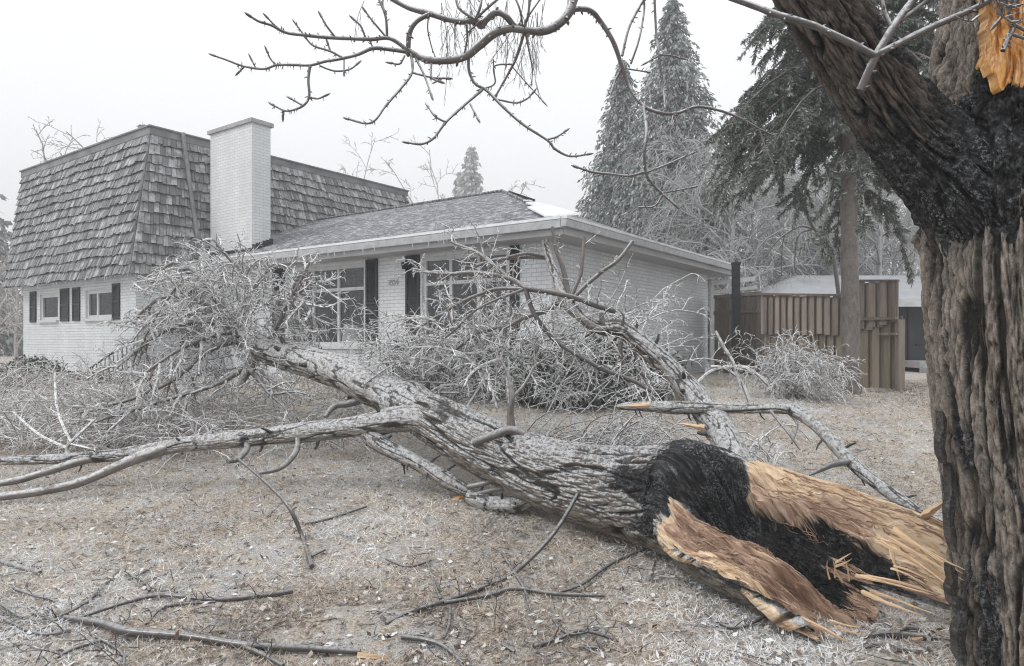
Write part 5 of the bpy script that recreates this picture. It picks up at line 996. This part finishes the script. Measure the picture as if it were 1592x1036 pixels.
g = G()                                                      # icicles under the low limb
for P, R in (lB, lA):
    for k in range(150):
        i = RNG.integers(4, len(P)-1); L = RNG.uniform(.015, .075); q = P[i]+(P[i]-P[i-1])*RNG.random()-UP*R[i]*.92; g.tube([q, q-UP*L*.6, q-UP*L], [.0045, .003, .0006], 4, cap=False)
g.build('icicles', M['ice'], fall, kind='stuff')

# ------------------------------------------------------------------ broken branches lying on the lawn
def ground_branch(label, stems, tw=.13, tl=.14, name='broken_branch', mat='branch_dark', tip=None, lev=1, seed=0, every=None):
    global RNG; RNG = np.random.default_rng(200+seed); first = None; parts = []; T = []
    for L in stems:
        P, R = [], []
        for q in L:
            p = gp(q[0], q[1]); lift = (q[3] if len(q) > 3 else 0.); rr_ = q[2]*.5/FPX*p[1]; Yd = p[1]
            if lift: 
                p = at(q[0], q[1], lift)
                rr_ = q[2]*.5/FPX*lift
            p[2] = max(p[2], gz(p[0], p[1])+rr_*.8+.006); P.append(p); R.append(rr_)
        P, R = smoothpath(P, R, 5); parts.append((P, R)); T.append((P, R))
    c = parts[0][0][0]; root = thing(name, label, 'branch', (c[0], c[1], gz(c[0], c[1])), 'broken branches lying on the lawn')
    for k, (P, R) in enumerate(parts):
        g = G(); g.tube(P, R, 8, jit=.2); g.build('stem' if k == 0 else 'side_stem', M[mat], root, True)
    for P, R in T:
        s = .15
        while s < .97:
            i = int(s*(len(P)-1)); t_ = []; path_twigs(t_, P[i:i+2], R[i:i+2], 9., tl, .0035, lev, t0=0., wob=.28, kids=3, droop=.15); flush(t_, 1).build('twig', M[mat], root); s += tw/max(np.linalg.norm(P[-1]-P[0]), .1)*RNG.uniform(.7, 1.3)
    if tip:
        a, b, w_ = tip; a = gp(*a, .02); b = gp(*b, .02); g = G(); d = b-a; s = nrm(np.cross(d, UP)); A = []
        for t in np.linspace(0, 1, 6): A.append([a+d*t-s*w_*(1-t)**.7-UP*.01, a+d*t+s*w_*(1-t)**.7-UP*.01, a+d*t+UP*w_*.9*(1-t)**.6+UP*.004])
        A = np.array(A); i = np.arange(5)[:, None]*3; j = np.arange(3)[None]; k_ = (j+1) % 3; g.add(A.reshape(-1, 3), np.stack([i+j, i+k_, i+3+k_, i+3+j], -1).reshape(-1, 4), np.stack([np.tile([0, .02, .04], 6), np.repeat(np.linspace(0, .2, 6), 3), np.zeros(18)], -1)); g.build('split_end', M['wood'], root)
    return root
ground_branch('dark bare branch lying above the iced log at the bottom left', [[(455, 924, 8), (400, 932, 8), (330, 937, 7), (252, 930, 7), (200, 940, 6), (130, 962, 5), (95, 972, 4)], [(335, 940, 5), (258, 947, 5), (228, 974, 4)], [(182, 894, 5), (135, 940, 6), (88, 966, 8)], [(196, 896, 4), (225, 908, 4), (232, 922, 4)]], seed=1)
ground_branch('iced log with a pale split end lying along the bottom left edge', [[(100, 966, 9), (160, 977, 13), (200, 990, 15), (300, 998, 13), (380, 1010, 12), (460, 1014, 11), (560, 1019, 9)], [(380, 1012, 9), (410, 1024, 8), (440, 1040, 7)], [(100, 966, 7), (50, 972, 6), (0, 942, 5)], [(110, 985, 8), (60, 990, 6), (-10, 958, 5)], [(160, 1000, 7), (110, 1015, 6), (60, 1045, 4)], [(150, 995, 6), (190, 1020, 5), (190, 1050, 4)]], tip=((556, 1018), (602, 1022), .010), mat='branch_dark', seed=2, tl=.22)
ground_branch('thin forked branch leaning on the fallen trunk in the centre foreground', [[(905, 756, 6, 5.05), (862, 828, 7, 4.75), (800, 892, 7, 4.45), (745, 920, 8), (690, 940, 8), (640, 955, 7), (600, 974, 6)], [(690, 942, 7), (760, 930, 7), (800, 920, 8), (862, 928, 7), (940, 930, 5)], [(780, 862, 4), (800, 895, 6), (815, 920, 5), (828, 965, 4)], [(685, 935, 5), (673, 905, 5), (664, 878, 4)], [(600, 872, 3), (635, 884, 4), (670, 874, 4)], [(700, 948, 5), (698, 975, 5), (690, 995, 3)], [(790, 932, 5), (782, 968, 5), (782, 988, 4), (800, 1002, 3)]], seed=3)
ground_branch('slim twig standing out of the lawn left of centre', [[(485, 885, 7), (472, 845, 7), (450, 790, 6, 5.1), (415, 752, 5, 5.4), (372, 715, 4, 5.8)], [(470, 818, 4), (510, 810, 4), (570, 790, 3)], [(484, 868, 4), (505, 858, 4)]], seed=4)
ground_branch('short iced stick at the left picture edge', [[(-20, 872, 9), (20, 884, 9), (62, 896, 8)]], mat='branch', seed=5, tw=.3)
ground_branch('tangle of dark twigs at the bottom centre', [[(830, 1010, 7), (870, 997, 6), (905, 985, 6), (960, 1000, 5), (1000, 1022, 4)], [(860, 968, 5), (885, 990, 5), (930, 982, 4)], [(900, 1010, 4), (940, 1012, 4), (1010, 1025, 3)]], seed=6)
ground_branch('dark twig with a knobbly end left of the bottom centre tangle', [[(625, 996, 9), (660, 1000, 8), (690, 1010, 7), (720, 1036, 6)], [(768, 998, 4), (800, 1018, 5)], [(720, 1005, 3), (780, 960, 3)]], seed=7)
ground_branch('thin crooked twig lying right of the leaning branch', [[(868, 925, 5), (905, 912, 5), (950, 880, 5), (1000, 858, 4), (1030, 850, 4)], [(930, 860, 3), (975, 860, 3)]], seed=8)
ground_branch('thin twig lying just below the broken trunk slab', [[(1095, 955, 4), (1130, 978, 5), (1165, 975, 5), (1215, 944, 4)], [(1010, 905, 3), (1020, 870, 3)]], seed=9)
ground_branch('iced twigs lying on the lawn at the left below the low limb', [[(-10, 905, 4), (40, 925, 5), (110, 945, 5)], [(240, 882, 4), (200, 905, 4)]], seed=10, mat='branch')
for k, (a, b, w_) in enumerate((((1342, 996), (1480, 1000), 14), ((1345, 1012), (1420, 1018), 12), ((1400, 985), (1465, 988), 10))):
    g = G(); A, B = gp(*a), gp(*b); P, R = smoothpath([A, (A*2+B)/3+[0, .03, .0], (A+2*B)/3, B], [w_*.2/FPX*3.5, w_*.5/FPX*3.5, w_*.45/FPX*3.5, w_*.15/FPX*3.5], 6); P[:, 2] = gz(P[:, 0], P[:, 1])+.012+R*.4
    g.tube(P, R, 7, jit=1.0); solo(g, 'bark_slab', M['branch_dark'], ('longest dark slab of bark lying below the broken end', 'short dark slab of bark nearest the bottom edge right of the splinters', 'small dark slab of bark touching the foot of the standing trunk')[k], 'bark', A, 'bark slabs below the broken end')
g = G()
for k in range(2):
    A = gp(1428, 1000+k*3); g.box(A+[-.02, 0, .01], (.05, .01, .01), (-.01, .03, 0), (0, 0, .012))
solo(g, 'wood_chip', M['wood'], 'reddish wood chip among the bark slabs', 'wood chip', gp(1428, 1000))

# ------------------------------------------------------------------ dead grass, leaf litter, twig litter
R = np.random.default_rng(9)
def lawn_pts(n, y0, y1, pw):
    y = y0+(y1-y0)*R.random(n)**pw; x = (R.random(n)*1.12-.06)*1592; x = (x-796)/FPX*y; z = gz(x, y)
    P = np.stack([x, y, z], -1); P[:, 2] += (fbm(np.stack([x, y, 0*x], -1)*3.1, 4)-.5)*.07+(fbm(np.stack([x, y, 0*x], -1)*13, 3)-.5)*.04; return P
n = 400000; p = lawn_pts(n, 2.9, 14.5, 1.55); d = R.normal(0, 1, (n, 3)); d[:, 2] = np.abs(R.normal(.28, .30, n)); d /= np.linalg.norm(d, axis=1)[:, None]
patch = fbm(p*np.array([.8, .8, 0])+31, 5); rr_ = np.clip(R.normal(.61, .25, n)+(patch-.5)*1.9+.12*(1-sst(p[:, 1], 3.5, 5.5)), 0, 1); sc = .7+.06*p[:, 1]
keepb = fbm(p*np.array([2.2, 2.2, 0])+77, 4) > .36; p = p[keepb]; d = d[keepb]; rr_ = rr_[keepb]; sc = sc[keepb]; n = len(p)
g = G(); cards(g, p-[0, 0, .004], d, R.normal(0, 1, (n, 3)), R.uniform(.025, .085, n)*sc, R.uniform(.0013, .0028, n)*sc, rr_); g.build('dead_grass', M['blade'], None, kind='stuff')
n = 13000; p = lawn_pts(n, 2.9, 13, 1.5); d = R.normal(0, 1, (n, 3)); d[:, 2] = R.normal(.1, .25, n); d /= np.linalg.norm(d, axis=1)[:, None]; nn_ = R.normal(0, .5, (n, 3))+UP
g = G(); cards(g, p+[0, 0, .012], d, nn_, R.uniform(.015, .06, n), R.uniform(.005, .018, n), np.clip(R.normal(.45, .32, n), 0, 1)); g.build('leaf_litter', M['litter'], None, kind='stuff')
RNG = R; T = []
for k in range(1100):
    q = lawn_pts(1, 3.0, 9, 1.4)[0]; az = R.uniform(0, 6.28); grow(T, q+[0, 0, .012], (math.cos(az), math.sin(az), .05), R.uniform(.06, .3), R.uniform(.0015, .0035), 1 if k % 3 == 0 else 0, droop=.1, wob=.25, kids=3)
flush(T, 1).build('twig_litter', M['branch_dark'], None, kind='stuff')

# ------------------------------------------------------------------ freezing fog
hz = G(); hz.box((-150, -16, -1.0), (300, 0, 0), (0, 215, 0), (0, 0, 43)); hm = bpy.data.materials.new('fog'); hm.use_nodes = True; t_ = hm.node_tree; t_.nodes.clear()
ho = t_.nodes.new('ShaderNodeOutputMaterial'); pv = t_.nodes.new('ShaderNodeVolumePrincipled'); pv.inputs['Color'].default_value = (.93, .94, .95, 1); pv.inputs['Density'].default_value = HAZE; pv.inputs['Anisotropy'].default_value = .0
t_.links.new(pv.outputs[0], ho.inputs['Volume']); hz.build('haze', hm, None, kind='stuff')
